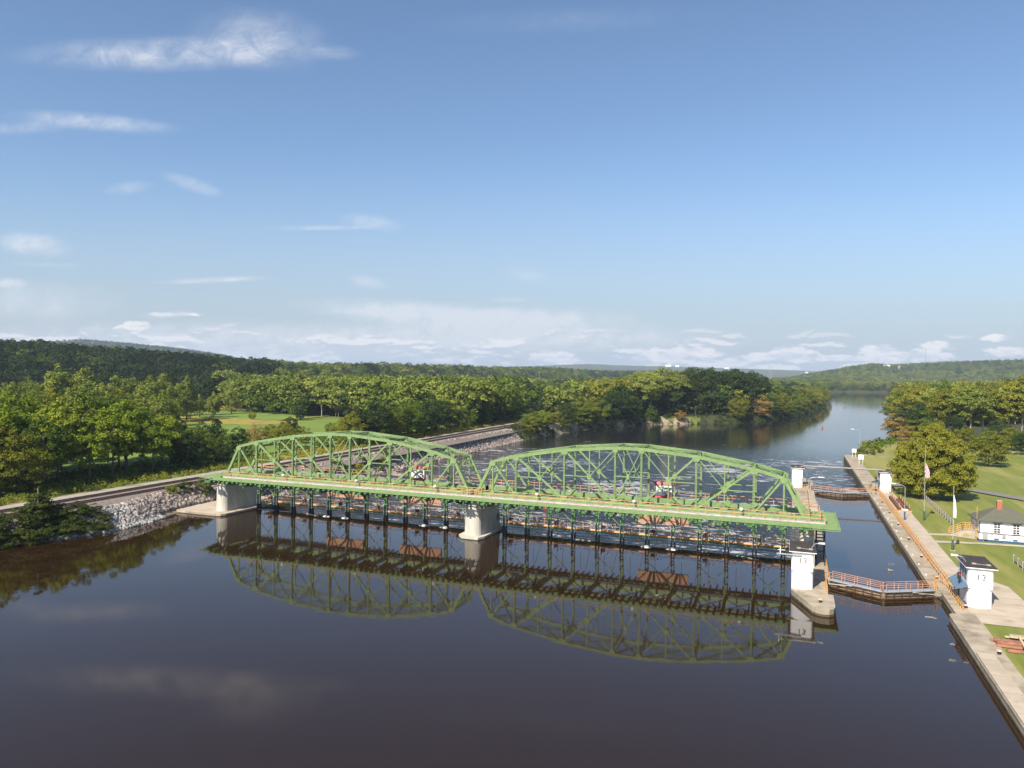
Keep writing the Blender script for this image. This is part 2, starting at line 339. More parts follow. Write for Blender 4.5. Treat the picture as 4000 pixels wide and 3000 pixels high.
ground = obj('ground', mesh_np('ground', V, Fq, ['meadow', 'forest_floor', 'lawn', 'dirt', 'dirt', 'far_canopy'], mi)); ground.data.shade_smooth(); setp(ground, kind='structure')
def sheet(name, poly, z, m, kind='structure'):
    b = MB(); n = len(poly); ar = sum((poly[i][0]*poly[(i+1) % n][1]-poly[(i+1) % n][0]*poly[i][1]) for i in range(n))
    if ar < 0: poly = poly[::-1]
    b.add([(x, y, z) for x, y in poly], [tuple(range(n))]); o = b.build(name, m); o['kind'] = kind; return o
def rag(poly, amp=2.2, step=9):   # ragged natural outline
    o = []; r = random.Random(len(poly))
    for i, (x, y) in enumerate(poly):
        x2, y2 = poly[(i+1) % len(poly)]; k = max(1, int(math.hypot(x2-x, y2-y)/step))
        for j in range(k): o.append((x+(x2-x)*j/k+r.uniform(-amp, amp), y+(y2-y)*j/k+r.uniform(-amp, amp)))
    return o
def PX(pts, z=3.3): return [GP(a, b, z) for a, b in pts]
sheet('field', rag([(-163, 80), (-163, 330), (-200, 430), (-250, 400)]+PX([(1090, 1655), (690, 1645), (-400, 1660), (-400, 1900)])), 3.72, 'bright_field')
sheet('field', rag(PX([(640, 1640), (1050, 1650), (1350, 1622), (1250, 1606), (920, 1612), (690, 1597), (-200, 1600), (-200, 1648)])), 3.66, 'bright_field')
sheet('weed_strip', rag(PX([(640, 1632), (760, 1630), (1040, 1645), (1180, 1650), (1150, 1660), (980, 1664), (760, 1656), (640, 1652)])), 3.80, 'goldenrod')
sheet('weed_strip', rag(PX([(-100, 1596), (690, 1594), (900, 1603), (1150, 1604), (1100, 1592), (880, 1584), (700, 1578), (-100, 1580)])), 3.74, 'goldenrod')
sheet('meadow_clearing', rag(PX([(2120, 1535), (2240, 1548), (2240, 1590), (2150, 1600), (2100, 1570)], 3)), 3.9, 'bright_field')
# road past the dark wood
rb = PX([(-600, 1577), (700, 1582), (800, 1580), (905, 1574), (905, 1580), (800, 1587), (700, 1590), (-600, 1585)])
sheet('road', rb, 3.95, 'gravel_road')
# ================= water =================
def waterMat(name, tint, kind):
    m = newmat(name); p = geo(); sx = N('ShaderNodeSeparateXYZ'); L(p, sx.inputs[0]); y = sx.outputs[1]
    if kind == 'pool':
        h = mth('ADD', mth('MULTIPLY', noise(mapping(p, (0, 0, 0), .3, (1.1, .75, 1), 'POINT'), 1.0, 3, .5), .55), mth('MULTIPLY', noise(p, .16, 3, .5), 1.6))
        st = mth('ADD', .10, mth('MULTIPLY', mrange(noise(mapping(p, (0, 0, 0), .2, (.5, 1.5, 1), 'POINT'), .02, 3, .5), .42, .62), .16))
        bd = N('ShaderNodeBump'); L(st, bd.inputs['Strength']); bd.inputs['Distance'].default_value = .035; L(h, bd.inputs['Height'])
        pb = N('ShaderNodeBsdfPrincipled'); pb.inputs['Base Color'].default_value = (*tint, 1); pb.inputs['Roughness'].default_value = .035; pb.inputs['IOR'].default_value = 1.42
        L(bd.outputs[0], pb.inputs['Normal']); out(pb.outputs[0])
    else:
        rough = mrange(y, 140, 400, 1.0, 0.0); far = mrange(y, 230, 620, 1.0, .0)
        w1 = noise(mapping(p, (0, 0, 0), .25, (.8, 1.5, 1), 'POINT'), .55, 6, .62, .5); w2 = noise(mapping(p, (0, 0, 0), -.1, (1, 1.6, 1), 'POINT'), .11, 4, .55, .8)
        h = mth('ADD', mth('MULTIPLY', w1, 1.0), mth('MULTIPLY', w2, 1.6))
        st = mth('ADD', mth('ADD', .010, mth('MULTIPLY', far, .10)), mth('MULTIPLY', rough, .70))
        bd = N('ShaderNodeBump'); L(st, bd.inputs['Strength']); bd.inputs['Distance'].default_value = .40; L(h, bd.inputs['Height'])
        f1 = noise(mapping(p, (0, 0, 0), .12, (.48, 1.0, 1), 'POINT'), .32, 9, .70, 1.2); f2 = noise(p, .025, 3, .5)
        fm = mth('ADD', f1, mth('MULTIPLY', mth('SUBTRACT', f2, .5), .45))
        thr = mth('ADD', .53, mth('ADD', mrange(y, 150, 330, 0.0, .05, False), mrange(y, 300, 520, 0, .25, False)))
        foam = mth('MULTIPLY', mrange(fm, thr, mth('ADD', thr, .06)), .80)
        # standing waves right behind the gates
        st2 = mth('MULTIPLY', mrange(y, 158, 139), mrange(noise(mapping(p, (0, 0, 0), 0, (.55, 1, 1), 'POINT'), .45, 7, .7, .7), .50, .70))
        foam = mth('MAXIMUM', foam, mth('MULTIPLY', st2, .75))
        pb = N('ShaderNodeBsdfPrincipled'); L(mixc(foam, tint, (.55, .54, .52)), pb.inputs['Base Color']); L(mth('ADD', mth('MULTIPLY', foam, .5), .05), pb.inputs['Roughness']); pb.inputs['IOR'].default_value = 1.34
        L(bd.outputs[0], pb.inputs['Normal']); out(pb.outputs[0])
    MT[name] = m
waterMat('pool_water', (.020, .0095, .003), 'pool'); waterMat('river_water', (.014, .015, .018), 'river')
w = MB(); w.add([(-260, -300, 0), (20.2, -300, 0), (20.2, 135.2, 0), (-260, 135.2, 0)], [(0, 1, 2, 3)]); w.add([(3, 135.2, 0), (20.2, 135.2, 0), (20.2, 213.6, 0), (3, 213.6, 0)], [(0, 1, 2, 3)])
o = w.build('water', 'pool_water'); o['kind'] = 'structure'
w = MB(); w.add([(-400, 138, -2), (3000, 138, -2), (3000, 4500, -2), (-400, 4500, -2)], [(0, 1, 2, 3)]); o = w.build('water', 'river_water'); o['kind'] = 'structure'
# the sheet of water spilling over the sill
V = []; F = []; xx = np.arange(-124, 2.1, .9); pr = [(135.15, .0), (135.9, -.03), (136.7, -.14), (137.6, -.42), (138.6, -.95), (139.6, -1.55), (140.8, -2.05)]
for i, x in enumerate(xx):
    for (y, z) in pr: V.append((x, y+.35*math.sin(x*.9)+.3*math.sin(x*.37+1) if y > 135.6 else y, z))
k = len(pr)
for i in range(len(xx)-1):
    for j in range(k-1): F.append((i*k+j, (i+1)*k+j, (i+1)*k+j+1, i*k+j+1))
b = MB(); b.add(V, F); o = b.build('spillway_water', 'river_water', smooth=True); setp(o, kind='structure')
# ================= lock walls =================
g0 = 'concrete walls of the lock'
t = thing('lock_island_wall', 'long concrete island wall between the dam and the lock chamber, carrying two white towers', 'wall', (2.9, 160, 0))
isl = [(0.35, 112.5), (2.9, 105.4), (3.4, 104.8), (4.2, 104.45), (5.0, 104.6), (5.55, 105.2), (5.75, 106.2), (5.75, 111.7), (5.05, 111.9), (5.05, 119.9), (5.78, 120.3), (5.78, 213.2), (5.2, 213.6), (5.2, 222), (5.9, 223), (5.9, 232), (4.5, 238), (1, 238), (0.3, 222), (0.35, 199), (1.6, 197), (2.6, 197), (2.6, 139), (0.35, 139)]
b = MB(); b.prism(isl, -5, .80); b.build('wall', 'concrete', t)
b = MB(); b.prism([(2.9+(x-2.9)*1.02, y) for x, y in isl], .803, 1.0); b.build('coping', 'concrete', t)
b = MB(); b.prism([(x-.03 if x < 3 else x+.03, y-.03 if y < 112 else y) for x, y in isl[:12]], -3, .28); b.build('tide_band', 'wet_concrete', t)
t = thing('lock_bank_wall', 'long straight concrete bank wall running beside the lawn from the foreground to the downstream point', 'wall', (20.5, 190, 0))
q = [(19.42, -40), (19.42, 108.6), (19.75, 109.2), (20.35, 109.35), (20.35, 119.5), (19.34, 120.2), (19.34, 213.4), (20.1, 213.9), (20.1, 218.6), (19.34, 219.2), (19.34, 317.3), (22.5, 317.3), (22.5, -40)]
b = MB(); b.prism(q, -6, .80); b.build('wall', 'concrete', t)
b = MB(); b.prism([(x-.05 if x < 21 else x, y) for x, y in q], .803, 1.0); b.build('coping', 'concrete', t)
b = MB(); b.prism([(x-.02 if x < 21 else x, y) for x, y in q], -5, .24); b.build('tide_band', 'wet_concrete', t)
b = MB(); b.box(19.45, 21.2, -20, 94.1, 1.0, 1.22); b.build('raised_kerb', 'light_path', t)
b = MB(); b.box(19.34, 60, 317.3, 318.2, -6, .98); o = b.build('river_end_wall', 'concrete'); setp(o, 'low concrete end wall closing the lawn at the downstream point', 'wall')
# paths (sheets laid on the lawn)
sheet('pavement', [(22.5, 95), (22.5, 110.3), (21.9, 112), (21.9, 156), (22, 235), (25.2, 235), (25.6, 192), (25.45, 150), (25.4, 136.2), (28.4, 129.2), (30.1, 126.5), (30.2, 118.9), (28.5, 110), (27, 106.2), (22.6, 106.2), (22.55, 95)], 1.014, 'light_path')
sheet('pavement', [(22.5, 156), (22.5, 317), (23.5, 317), (23.6, 240), (22.9, 236)], 1.010, 'concrete')
sheet('path', [(25.35, 162.2), (25.35, 164.0), (29.3, 165.4), (33.2, 163.6), (33.2, 161.6), (29.4, 163.4)], 1.020, 'light_path')
sheet('path', [(25.4, 155.4), (25.4, 157.3), (32.6, 158.8), (44, 159.6), (44, 158.2), (32.8, 157.2)], 1.020, 'light_path')
sheet('road', [(25.2, 236), (32, 236.5), (40, 237.5), (46.6, 235.5), (56, 223.5), (70, 200), (90, 165), (86, 163), (66, 196), (53.5, 219), (45.5, 230), (40, 232.5), (32, 231.5), (25.2, 231)], 1.24, 'asphalt')
# ================= railway =================
b = MB(); P = [(-151, 2.9), (-147.2, 3.55), (-142.5, 3.62), (-141.6, 3.95), (-133.2, 3.95), (-131.4, 3.3), (-128.8, 2.2)]
ya = np.arange(-60, 900, 12.0); V = [(x, y, z) for y in ya for x, z in P]; k = len(P)
F = [(i*k+j, i*k+j+1, (i+1)*k+j+1, (i+1)*k+j) for i in range(len(ya)-1) for j in range(k-1)]
mi2 = [1 if j < 2 else 0 for i in range(len(ya)-1) for j in range(k-1)]
me = mesh_np('ballast_bed', np.array(V), np.array(F), ['ballast', 'gravel_road'], mi2); o = obj('ballast_bed', me); setp(o, kind='structure')
def track(cx, label):
    t = thing('railway_track', label, 'railway track', (cx, 200, 3.95), 'parallel railway tracks along the river')
    for s in (-.72, .72):
        b = MB(); b.box(cx+s-.075, cx+s+.075, -60, 880, 4.06, 4.26); b.build('rail', 'steel_rail', t)
    n = 1500; y = np.arange(n)*.62-50; VV = []; FF = []
    c = np.array([(-1.3, -.12, 0), (1.3, -.12, 0), (1.3, .12, 0), (-1.3, .12, 0), (-1.3, -.12, .13), (1.3, -.12, .13), (1.3, .12, .13), (-1.3, .12, .13)])
    VV = (c[None]+np.stack([np.zeros(n), y-200, np.zeros(n)-.03], 1)[:, None]).reshape(-1, 3)
    f = np.array([(4, 5, 6, 7), (0, 1, 5, 4), (1, 2, 6, 5), (2, 3, 7, 6), (3, 0, 4, 7)]); FF = (f[None]+np.arange(n)[:, None, None]*8).reshape(-1, 4)
    o = obj('sleeper_bed', mesh_np('sleeper_bed', VV, FF, ['sleeper']), t); o['kind'] = 'stuff'
track(-139.6, 'railway track farther from the river, next to the pale gravel service road'); track(-134.7, 'railway track nearer the river, above the rock slope')
# riprap
def rocks(name, m, n, fn, s0, s1, lift=.1):
    ph = (1+5**.5)/2; iv = np.array([(-1, ph, 0), (1, ph, 0), (-1, -ph, 0), (1, -ph, 0), (0, -1, ph), (0, 1, ph), (0, -1, -ph), (0, 1, -ph), (ph, 0, -1), (ph, 0, 1), (-ph, 0, -1), (-ph, 0, 1)])/1.9
    fc = np.array([(0, 11, 5), (0, 5, 1), (0, 1, 7), (0, 7, 10), (0, 10, 11), (1, 5, 9), (5, 11, 4), (11, 10, 2), (10, 7, 6), (7, 1, 8), (3, 9, 4), (3, 4, 2), (3, 2, 6), (3, 6, 8), (3, 8, 9), (4, 9, 5), (2, 4, 11), (6, 2, 10), (8, 6, 7), (9, 8, 1)])
    p = fn(n); n = len(p); sz = RNG.uniform(s0, s1, (n, 1, 3))*RNG.uniform(.6, 1.2, (n, 1, 1)); V = iv[None]*(1+RNG.normal(0, .16, (n, 12, 1)))*sz
    a = RNG.uniform(0, 6.28, n); ca, sa = np.cos(a), np.sin(a); V = np.stack([V[..., 0]*ca[:, None]-V[..., 1]*sa[:, None], V[..., 0]*sa[:, None]+V[..., 1]*ca[:, None], V[..., 2]], 2)
    V = V+np.stack([p[:, 0], p[:, 1], gheight(p[:, 0], p[:, 1])+lift], 1)[:, None]
    o = obj(name, mesh_np(name, V.reshape(-1, 3), (fc[None]+np.arange(n)[:, None, None]*12).reshape(-1, 3), [m])); return o
def bankpts(y0, y1, d0, d1):
    def f(n):
        y = RNG.uniform(y0, y1, n); d = RNG.uniform(d0, d1, n); return np.stack([np.interp(y, LBY, LBX)-d, y], 1)
    return f
o = rocks('riprap', 'grey_stone', 2600, bankpts(94, 119, -.6, 7.2), .22, .55); setp(o, 'pale grey heap of broken riprap rock sloping to the pool at the left bank', 'riprap', kind='stuff')
o = rocks('riprap', 'brown_stone', 2300, bankpts(113, 140, 2.2, 7.5), .3, .7); setp(o, 'dark brown riprap boulders on the bank beside the left bridge pier', 'riprap', kind='stuff')
o = rocks('riprap', 'brown_stone', 8000, bankpts(140, 345, -.7, 7.0), .3, .75); setp(o, 'long brown riprap slope between the railway and the rough water below the dam', 'riprap', kind='stuff')
# concrete apron under the left pier
t = thing('concrete_apron', 'low pale concrete apron around the foot of the left bridge pier', 'slab', (-119, 135, 0))
ap = [(-130, 124.4), (-115, 124.2), (-113.9, 124.7), (-113.4, 125.8), (-112.2, 142), (-111, 144.5), (-114, 147), (-130, 147)]
MB().prism(ap, -4, .5).build('slab', 'light_path', t); MB().prism([(x+.03, y-.03) for x, y in ap], -3.5, .14).build('tide_band', 'wet_concrete', t)
M2('orange_pipe', (.72, .36, .12), (.58, .26, .08), 1.0, .5)
# ================= dam bridge =================
def pier(name, label, cx, hw, ztop, foot, y0=127.2, y1=138.8):
    t = thing(name, label, 'bridge pier', (cx, 133, 0)); n = 10
    def plan(w, a, c): return [(cx+w*math.cos(math.pi+math.pi*i/n), a+w*.8+w*.8*math.sin(math.pi+math.pi*i/n)) for i in range(n+1)]+[(cx+w, c-w*.5), (cx+w*.5, c), (cx-w*.5, c), (cx-w, c-w*.5)]
    b = MB(); b.prism(plan(hw, y0, y1), .3, ztop-1.0, top_scale=.94); b.build('shaft', 'pier_concrete', t)
    b = MB(); b.prism([(cx+(x-cx)*.97, y) for x, y in plan(hw*.93, y0+.5, y1-.5)], ztop-.997, ztop); b.build('cap', 'pier_concrete', t)
    if foot:
        w2 = hw+.85; f = [(cx-w2, y0+.4), (cx-w2*.55, y0-1.0), (cx+w2*.75, y0-1.0), (cx+w2, y0+.6), (cx+w2, y1+.3), (cx+w2*.5, y1+1.2), (cx-w2, y1+1.2)]
        MB().prism(f, -4, .55).build('footing', 'pier_concrete', t); MB().prism([(cx+(x-cx)*1.01, y-.02) for x, y in f], -4, .16).build('tide_band', 'wet_concrete', t)
    else: MB().prism([(cx+(x-cx)*1.05, 132+(y-132)*1.02) for x, y in plan(hw, y0, y1)], -1, .62).build('footing', 'pier_concrete', t)
    for y in (128.5, 135.8):
        for dx in (-.9, .9): MB().box(cx+dx-.45, cx+dx+.45, y-.4, y+.4, ztop, ztop+.85).build('bearing', 'dark_green_steel', t)
    return t
pier('bridge_pier', 'left concrete bridge pier on the apron, with one round sunlit nose', -116.6, 1.55, 7.1, False)
pier('bridge_pier', 'middle concrete bridge pier standing in the water between the two spans', -56.5, 1.75, 7.1, True)
t = pier('bridge_pier', 'right concrete bridge pier on the lock island, behind the white tower', 2.6, 1.2, 6.9, False, 127.0, 138)
MB().prism([(1.5, 126.8), (3.75, 126.8), (3.75, 138.2), (1.5, 138.2)], .3, 5.0).build('lower_block', 'pier_concrete', t)
T1, T2, ZB = 128.5, 135.8, 8.42
PW = 4.689
ZU = {1: 14.73, 2: 15.96, 4: 17.57, 6: 18.38, 7: 18.38, 9: 17.57, 11: 15.96, 12: 14.73}
for i_ in (3, 5, 8, 10): ZU[i_] = (ZU[i_-1]+ZU[i_+1])/2
UN = [1, 2, 4, 6, 7, 9, 11, 12]
def hexplate(cx, cz, w, h, c=.28): return [(cx-w/2, cz-h/2+c), (cx-w/2+c, cz-h/2), (cx+w/2-c, cz-h/2), (cx+w/2, cz-h/2+c), (cx+w/2, cz+h/2-c), (cx+w/2-c, cz+h/2), (cx-w/2+c, cz+h/2), (cx-w/2, cz+h/2-c)]
def lacebeam(b, A, B, depth, r=.05, pitch=.9, up=(0, 0, 1)):   # two chords with zig-zag lacing
    A = Vector(A); B = Vector(B); u = Vector(up)*depth/2; b.beam(A+u, B+u, .14, .12); b.beam(A-u, B-u, .14, .12); n = max(2, int((B-A).length/pitch))
    for i in range(n):
        p = A.lerp(B, i/n); q2 = A.lerp(B, (i+1)/n); b.beam(p+(u if i % 2 else -u), q2+(-u if i % 2 else u), .07, r)
def span(x0, label):
    t = thing('truss_span', label, 'truss bridge', (x0+30.5, 132, 7.9), 'green steel truss spans over the dam'); G = 'green_steel'
    X = lambda i: x0+PW*i if 0 < i < 13 else (x0+1.5 if i == 0 else x0+13*PW-1.5)
    for T in (T1, T2):
        out_ = -1 if T == T1 else 1
        b = MB(); b.box(X(0)-1.2, X(13)+1.2, T-.26, T+.26, ZB-.42, ZB+.42)
        for i in range(27): b.box(x0+.2+i*PW/2-.04, x0+.2+i*PW/2+.04, T-.32, T+.32, ZB-.40, ZB+.40)
        b.build('lower_chord', G, t)
        b = MB()
        for a, c in zip(UN[:-1], UN[1:]): b.beam((X(a), T, ZU[a]), (X(c), T, ZU[c]), .46, .52)
        b.build('upper_chord', G, t)
        for a, c in ((0, 1), (13, 12)): MB().beam((X(a), T, ZB+.2), (X(c), T, ZU[c]), .44, .52).build('end_post', G, t)
        for i in range(1, 13):
            w = {1: .22, 12: .22, 3: .2, 5: .2, 8: .2, 10: .2}.get(i, .36); b = MB()
            if w > .3:
                for s in (-.12, .12): b.box(X(i)-.05+s*.9, X(i)+.05+s*.9, T-.2, T+.2, ZB+.3, ZU[i]-.2)
                z = ZB+.8
                while z < ZU[i]-.8: b.box(X(i)-.12, X(i)+.12, T-.185, T-.165, z, z+.28); b.box(X(i)-.12, X(i)+.12, T+.165, T+.185, z, z+.28); z += .5
            else: b.box(X(i)-w/2, X(i)+w/2, T-.12, T+.12, ZB+.3, ZU[i]-.2)
            b.build('vertical', G, t)
        mids = {3: (ZU[2]+ZB)/2, 5: (ZU[4]+ZB)/2, 8: (ZU[9]+ZB)/2, 10: (ZU[11]+ZB)/2}; mx = (X(6)+X(7))/2; mz = (ZU[6]+ZB)/2
        for a, za, c, zc, w in ((1, ZU[1], 2, ZB, .28), (2, ZU[2], 4, ZB, .33), (4, ZU[4], 6, ZB, .29), (12, ZU[12], 11, ZB, .28), (11, ZU[11], 9, ZB, .33), (9, ZU[9], 7, ZB, .29)):
            MB().beam((X(a), T, za), (X(c), T, zc+.2), .30, w).build('diagonal', G, t)
        for a, za, c, zc in ((3, mids[3], 4, ZU[4]), (5, mids[5], 6, ZU[6]), (10, mids[10], 9, ZU[9]), (8, mids[8], 7, ZU[7]), (6, ZU[6], 7, ZB+.2), (7, ZU[7], 6, ZB+.2)):
            MB().beam((X(a), T+.02, za), (X(c), T+.02, zc), .14, .14).build('counter_diagonal', G, t)
        for a, c, z in ((2, 3, mids[3]), (4, 5, mids[5]), (8, 9, mids[8]), (10, 11, mids[10]), (6, 7, mz)):
            MB().beam((X(a), T-.01, z), (X(c), T-.01, z), .14, .16).build('strut', G, t)
        gp = lambda pts, e: MB().plate(pts, T-e, T+e).build('gusset_plate', G, t)
        for i in (1, 2, 4, 6, 7, 9, 11, 12): gp(hexplate(X(i), ZU[i]-.35, 1.25 if i not in (6, 7) else 1.0, .95), .29)
        for i in (3, 5, 8, 10): gp(hexplate(X(i), mids[i], .85, 1.0), .24)
        gp(hexplate(mx, mz, .5, .9, .12), .24)
        for i in range(14): gp(hexplate(X(i), ZB+.42, 1.15 if i % 2 == 0 else .8, .9), .30)
    # floor: beams, lateral rods, stringers
    for i in range(14): MB().box(X(i)-.16, X(i)+.16, T1+.3, T2-.3, ZB-.95, ZB-.1).build('floor_beam', G, t)
    b = MB()
    for i in range(13):
        b.beam((X(i), T1+.2, ZB-.1), (X(i+1), T2-.2, ZB-.1), .2, .12); b.beam((X(i), T2-.2, ZB-.13), (X(i+1), T1+.2, ZB-.13), .2, .12)
    b.build('floor_bracing', G, t)
    # top laterals and sway frames
    for i in UN[1:-1]:
        b = MB(); lacebeam(b, (X(i), T1, ZU[i]-.35), (X(i), T2, ZU[i]-.35), 1.0)
        b.beam((X(i), T1, ZU[i]-2.6), (X(i), T1+1.8, ZU[i]-.8), .12, .12); b.beam((X(i), T2, ZU[i]-2.6), (X(i), T2-1.8, ZU[i]-.8), .12, .12)
        b.build('sway_frame', 'green_steel', t)
    b = MB()
    for a, c in zip(UN[:-1], UN[1:]):
        lacebeam(b, (X(a), T1, ZU[a]+.05), (X(c), T2, ZU[c]+.05), .26, .04, .6); lacebeam(b, (X(a), T2, ZU[a]-.02), (X(c), T1, ZU[c]-.02), .26, .04, .6)
    b.build('top_bracing', G, t)
    for i, j in ((1, 0), (12, 13)):
        b = MB(); A = Vector((X(i), T1, ZU[i])); B = Vector((X(i), T2, ZU[i])); dn = (Vector((X(j), T1, ZB))-A).normalized()
        lacebeam(b, A+dn*1.2, B+dn*1.2, 2.2, .07, .8, tuple(dn)); b.beam(A+dn*4.2, A+dn*2.3+Vector((0, 2.0, 0)), .14, .14); b.beam(B+dn*4.2, B+dn*2.3-Vector((0, 2.0, 0)), .14, .14)
        b.build('portal_frame', G, t)
    return t
XS = (-117.0, -57.3)
spans = [span(XS[0], 'left green steel truss span, from the left pier to the middle pier'), span(XS[1], 'right green steel truss span, from the middle pier to the lock island')]
# overhanging hoist deck that runs the whole length of the bridge
t = thing('hoist_deck', 'long green steel deck with cross joists overhanging both ends of the truss spans', 'bridge deck', (-57, 131, 7.6))
xa, xb = -115.9, 2.9
b = MB()
for y, z in ((123.75, 7.95), (124.55, 8.0), (125.35, 8.0), (126.0, 8.05)): b.box(xa if y < 125 else -120.5, 7.1, y-.085, y+.085, z-.07, z+.09)
b.build('near_stringers', 'green_steel', t)
for i in range(100):
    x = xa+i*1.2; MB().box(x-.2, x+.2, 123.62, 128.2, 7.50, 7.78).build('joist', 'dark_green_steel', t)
for s in range(2):
    for i in range(14):
        x = XS[s]+PW*i if i < 13 else XS[s]+13*PW-1.4
        b = MB()
        for dx in (-.42, .42): b.add([(x+dx-.07, 123.8, 7.5), (x+dx+.07, 123.8, 7.5), (x+dx+.07, 128.3, 7.5), (x+dx-.07, 128.3, 7.5), (x+dx-.07, 125.2, 6.85), (x+dx+.07, 125.2, 6.85), (x+dx+.07, 128.3, 6.5), (x+dx-.07, 128.3, 6.5)], [(0, 1, 2, 3), (4, 7, 6, 5), (0, 4, 5, 1), (1, 5, 6, 2), (2, 6, 7, 3), (3, 7, 4, 0)])
        b.box(x-.75, x+.75, 124.0, 124.9, 7.15, 7.55); b.tube([(x, 124.4, 7.2), (x, 124.4, 6.5)], .14, 6)
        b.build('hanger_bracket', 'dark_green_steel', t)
b = MB(); b.box(-114.6, 5.2, 126.35, 127.75, 8.14, 8.28); b.build('near_walkway', 'walkway_plank', t)
b = MB(); b.box(-114.6, 5.2, 126.20, 126.28, 8.02, 8.36); b.build('kerb_strip', 'walkway_plank', t)
b = MB(); b.box(-118.5, 4.6, 138.2, 140.9, 8.10, 8.26); b.build('far_walkway', 'walkway_plank', t)
b = MB()
for y in (137.0, 137.9, 139.6): b.box(-120.5, 5.5, y-.14, y+.14, 7.80, 8.08)
for i in range(0, 108): b.box(-118+i*1.16-.12, -118+i*1.16+.12, 136.1, 141.0, 7.5, 7.78)
b.build('far_stringers', 'green_steel', t)
for xe0, xe1, nm in ((3.2, 7.1, 'overhang_platform'), (-120.6, -116.6, 'overhang_platform')):
    b = MB()
    if xe0 > 0: b.box(xe0, xe1-.02, 123.65, 138.6, 7.60, 7.70); yy = 126.8
    else: yy = 126.8
    while yy < 138.8: b.box(xe0, xe1-(.0 if xe0 > 0 else 0), yy-.13, yy+.13, 7.72, 8.10); yy += .93
    if xe0 > 0: b.box(xe1, xe1+.18, 123.6, 138.9, 7.68, 8.2)
    else: b.box(xe0+2.2, xe0+2.5, 126, 138.6, 7.5, 7.85)
    b.build(nm, 'green_steel', t)
def rail_run(b, pts, h=1.1, step=2.0, r=.035, rails=(1.0, .52), base=0.0):
    for A, B in zip(pts[:-1], pts[1:]):
        A = Vector(A); B = Vector(B); n = max(1, round((B-A).length/step))
        for i in range(n+1):
            p = A.lerp(B, i/n); b.tube([p, p+Vector((0, 0, h))], r*1.15, 5)
        for k in rails: b.tube([A+Vector((0, 0, h*k)), B+Vector((0, 0, h*k))], r, 5)
def railing(name, label, pts, m, h=1.1, step=2.0, r=.035, cat='railing', group=None, rails=(1.0, .52)):
    t = thing(name, label, cat, tuple(np.mean(np.array(pts), 0)), group)
    for A, B in zip(pts[:-1], pts[1:]):
        for k in rails: MB().tube([Vector(A)+Vector((0, 0, h*k)), Vector(B)+Vector((0, 0, h*k))], r, 5).build('rail', m, t)
    for j, (A, B) in enumerate(zip(pts[:-1], pts[1:])):
        A = Vector(A); B = Vector(B); n = max(1, round((B-A).length/step))
        for i in range(1 if j else 0, n+1): p = A.lerp(B, i/n); MB().tube([p, p+Vector((0, 0, h))], r*1.2, 5).build('post', m, t)
    return t
railing('railing', 'orange handrail along the near side walkway of the green truss bridge', [(-114.4, 127.6, 8.3), (-114.4, 126.5, 8.3), (5.2, 126.5, 8.3), (5.2, 127.9, 8.3)], 'orange_rail', 1.16, 2.3, .055)
railing('railing', 'orange handrail along the far side walkway of the green truss bridge', [(-118.3, 138.3, 8.27), (-118.3, 140.8, 8.27), (4.4, 140.8, 8.27), (4.4, 138.3, 8.27)], 'orange_rail', 1.12, 2.4, .05)
railing('railing', 'short inner orange handrail at the left end of the bridge deck', [(-113.5, 136.9, 8.3), (-108.0, 136.9, 8.3)], 'orange_rail', 1.1, 1.9, .05)
railing('railing', 'small orange handrail frame over the middle pier of the bridge', [(-58.6, 127.9, 8.3), (-54.6, 127.9, 8.3)], 'orange_rail', 1.3, 1.0, .05)
railing('railing', 'orange handrails around the stair landing at the right end of the bridge', [(2.9, 127.9, 8.3), (2.9, 135.8, 8.3), (4.6, 135.8, 8.3), (4.6, 129.2, 8.3)], 'orange_rail', 1.15, 1.6, .05)
fl = MB()
def flood(x):
    t = thing('floodlight', 'small white floodlight head above the near handrail of the bridge', 'floodlight', (x, 127.5, 8.3), 'white floodlights along the bridge walkway')
    MB().tube([(x, 127.5, 8.3), (x, 127.5, 9.3)], .04, 5).build('pole', 'galvanised', t)
    b = MB(); b.box(x-.22, x+.22, 127.2, 127.7, 9.28, 9.55); b.box(x-.14, x+.14, 127.05, 127.2, 9.22, 9.45); b.build('lamp_head', 'white_paint', t)
for x in (-99.8, -81.9, -64.2, -43.4, -25.5, -7.6): flood(x)
# uprights hanging into the river, with shoes
def upright(x, first=[None]):
    if first[0] is None:
        t = thing('gate_upright', '', 'gate post', (x, 135, 0), 'green steel gate uprights hanging from the bridge')
        b = MB()
        for s in (-.24, .24): b.box(x+s-.09, x+s+.09, 134.75, 135.25, 1.2, 7.6)
        z = 1.6
        while z < 7.3: b.box(x-.17, x+.17, 134.78, 134.82, z, z+.22); z += .62
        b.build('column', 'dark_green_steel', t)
        b = MB()
        for s in (-.28, .28): b.add([(x+s-.1, 134.5, -3), (x+s+.1, 134.5, -3), (x+s+.1, 136.1, -3), (x+s-.1, 136.1, -3), (x+s-.1, 134.7, 1.35), (x+s+.1, 134.7, 1.35), (x+s+.1, 135.35, 1.35), (x+s-.1, 135.35, 1.35)], [(3, 2, 1, 0), (4, 5, 6, 7), (0, 1, 5, 4), (1, 2, 6, 5), (2, 3, 7, 6), (3, 0, 4, 7)])
        b.build('shoe', 'black_paint', t)
        b = MB(); b.box(x-.40, x-.30, 134.6, 134.7, 1.3, 3.2); b.box(x+.30, x+.40, 134.6, 134.7, 1.3, 3.2); b.build('guide_bar', 'lamp_white', t)
        first[0] = t; r = t
    else:
        r = first[0].copy(); C.objects.link(r); r.location = (x, 135, 0)
        for ch in first[0].children:
            c = ch.copy(); C.objects.link(c); c.parent = r
    s = 'left' if x < -57 else 'right'
    r['label'] = 'green steel gate upright with black shoe hanging from the %s bridge span' % s; r['group'] = 'gate uprights under the %s bridge span' % s
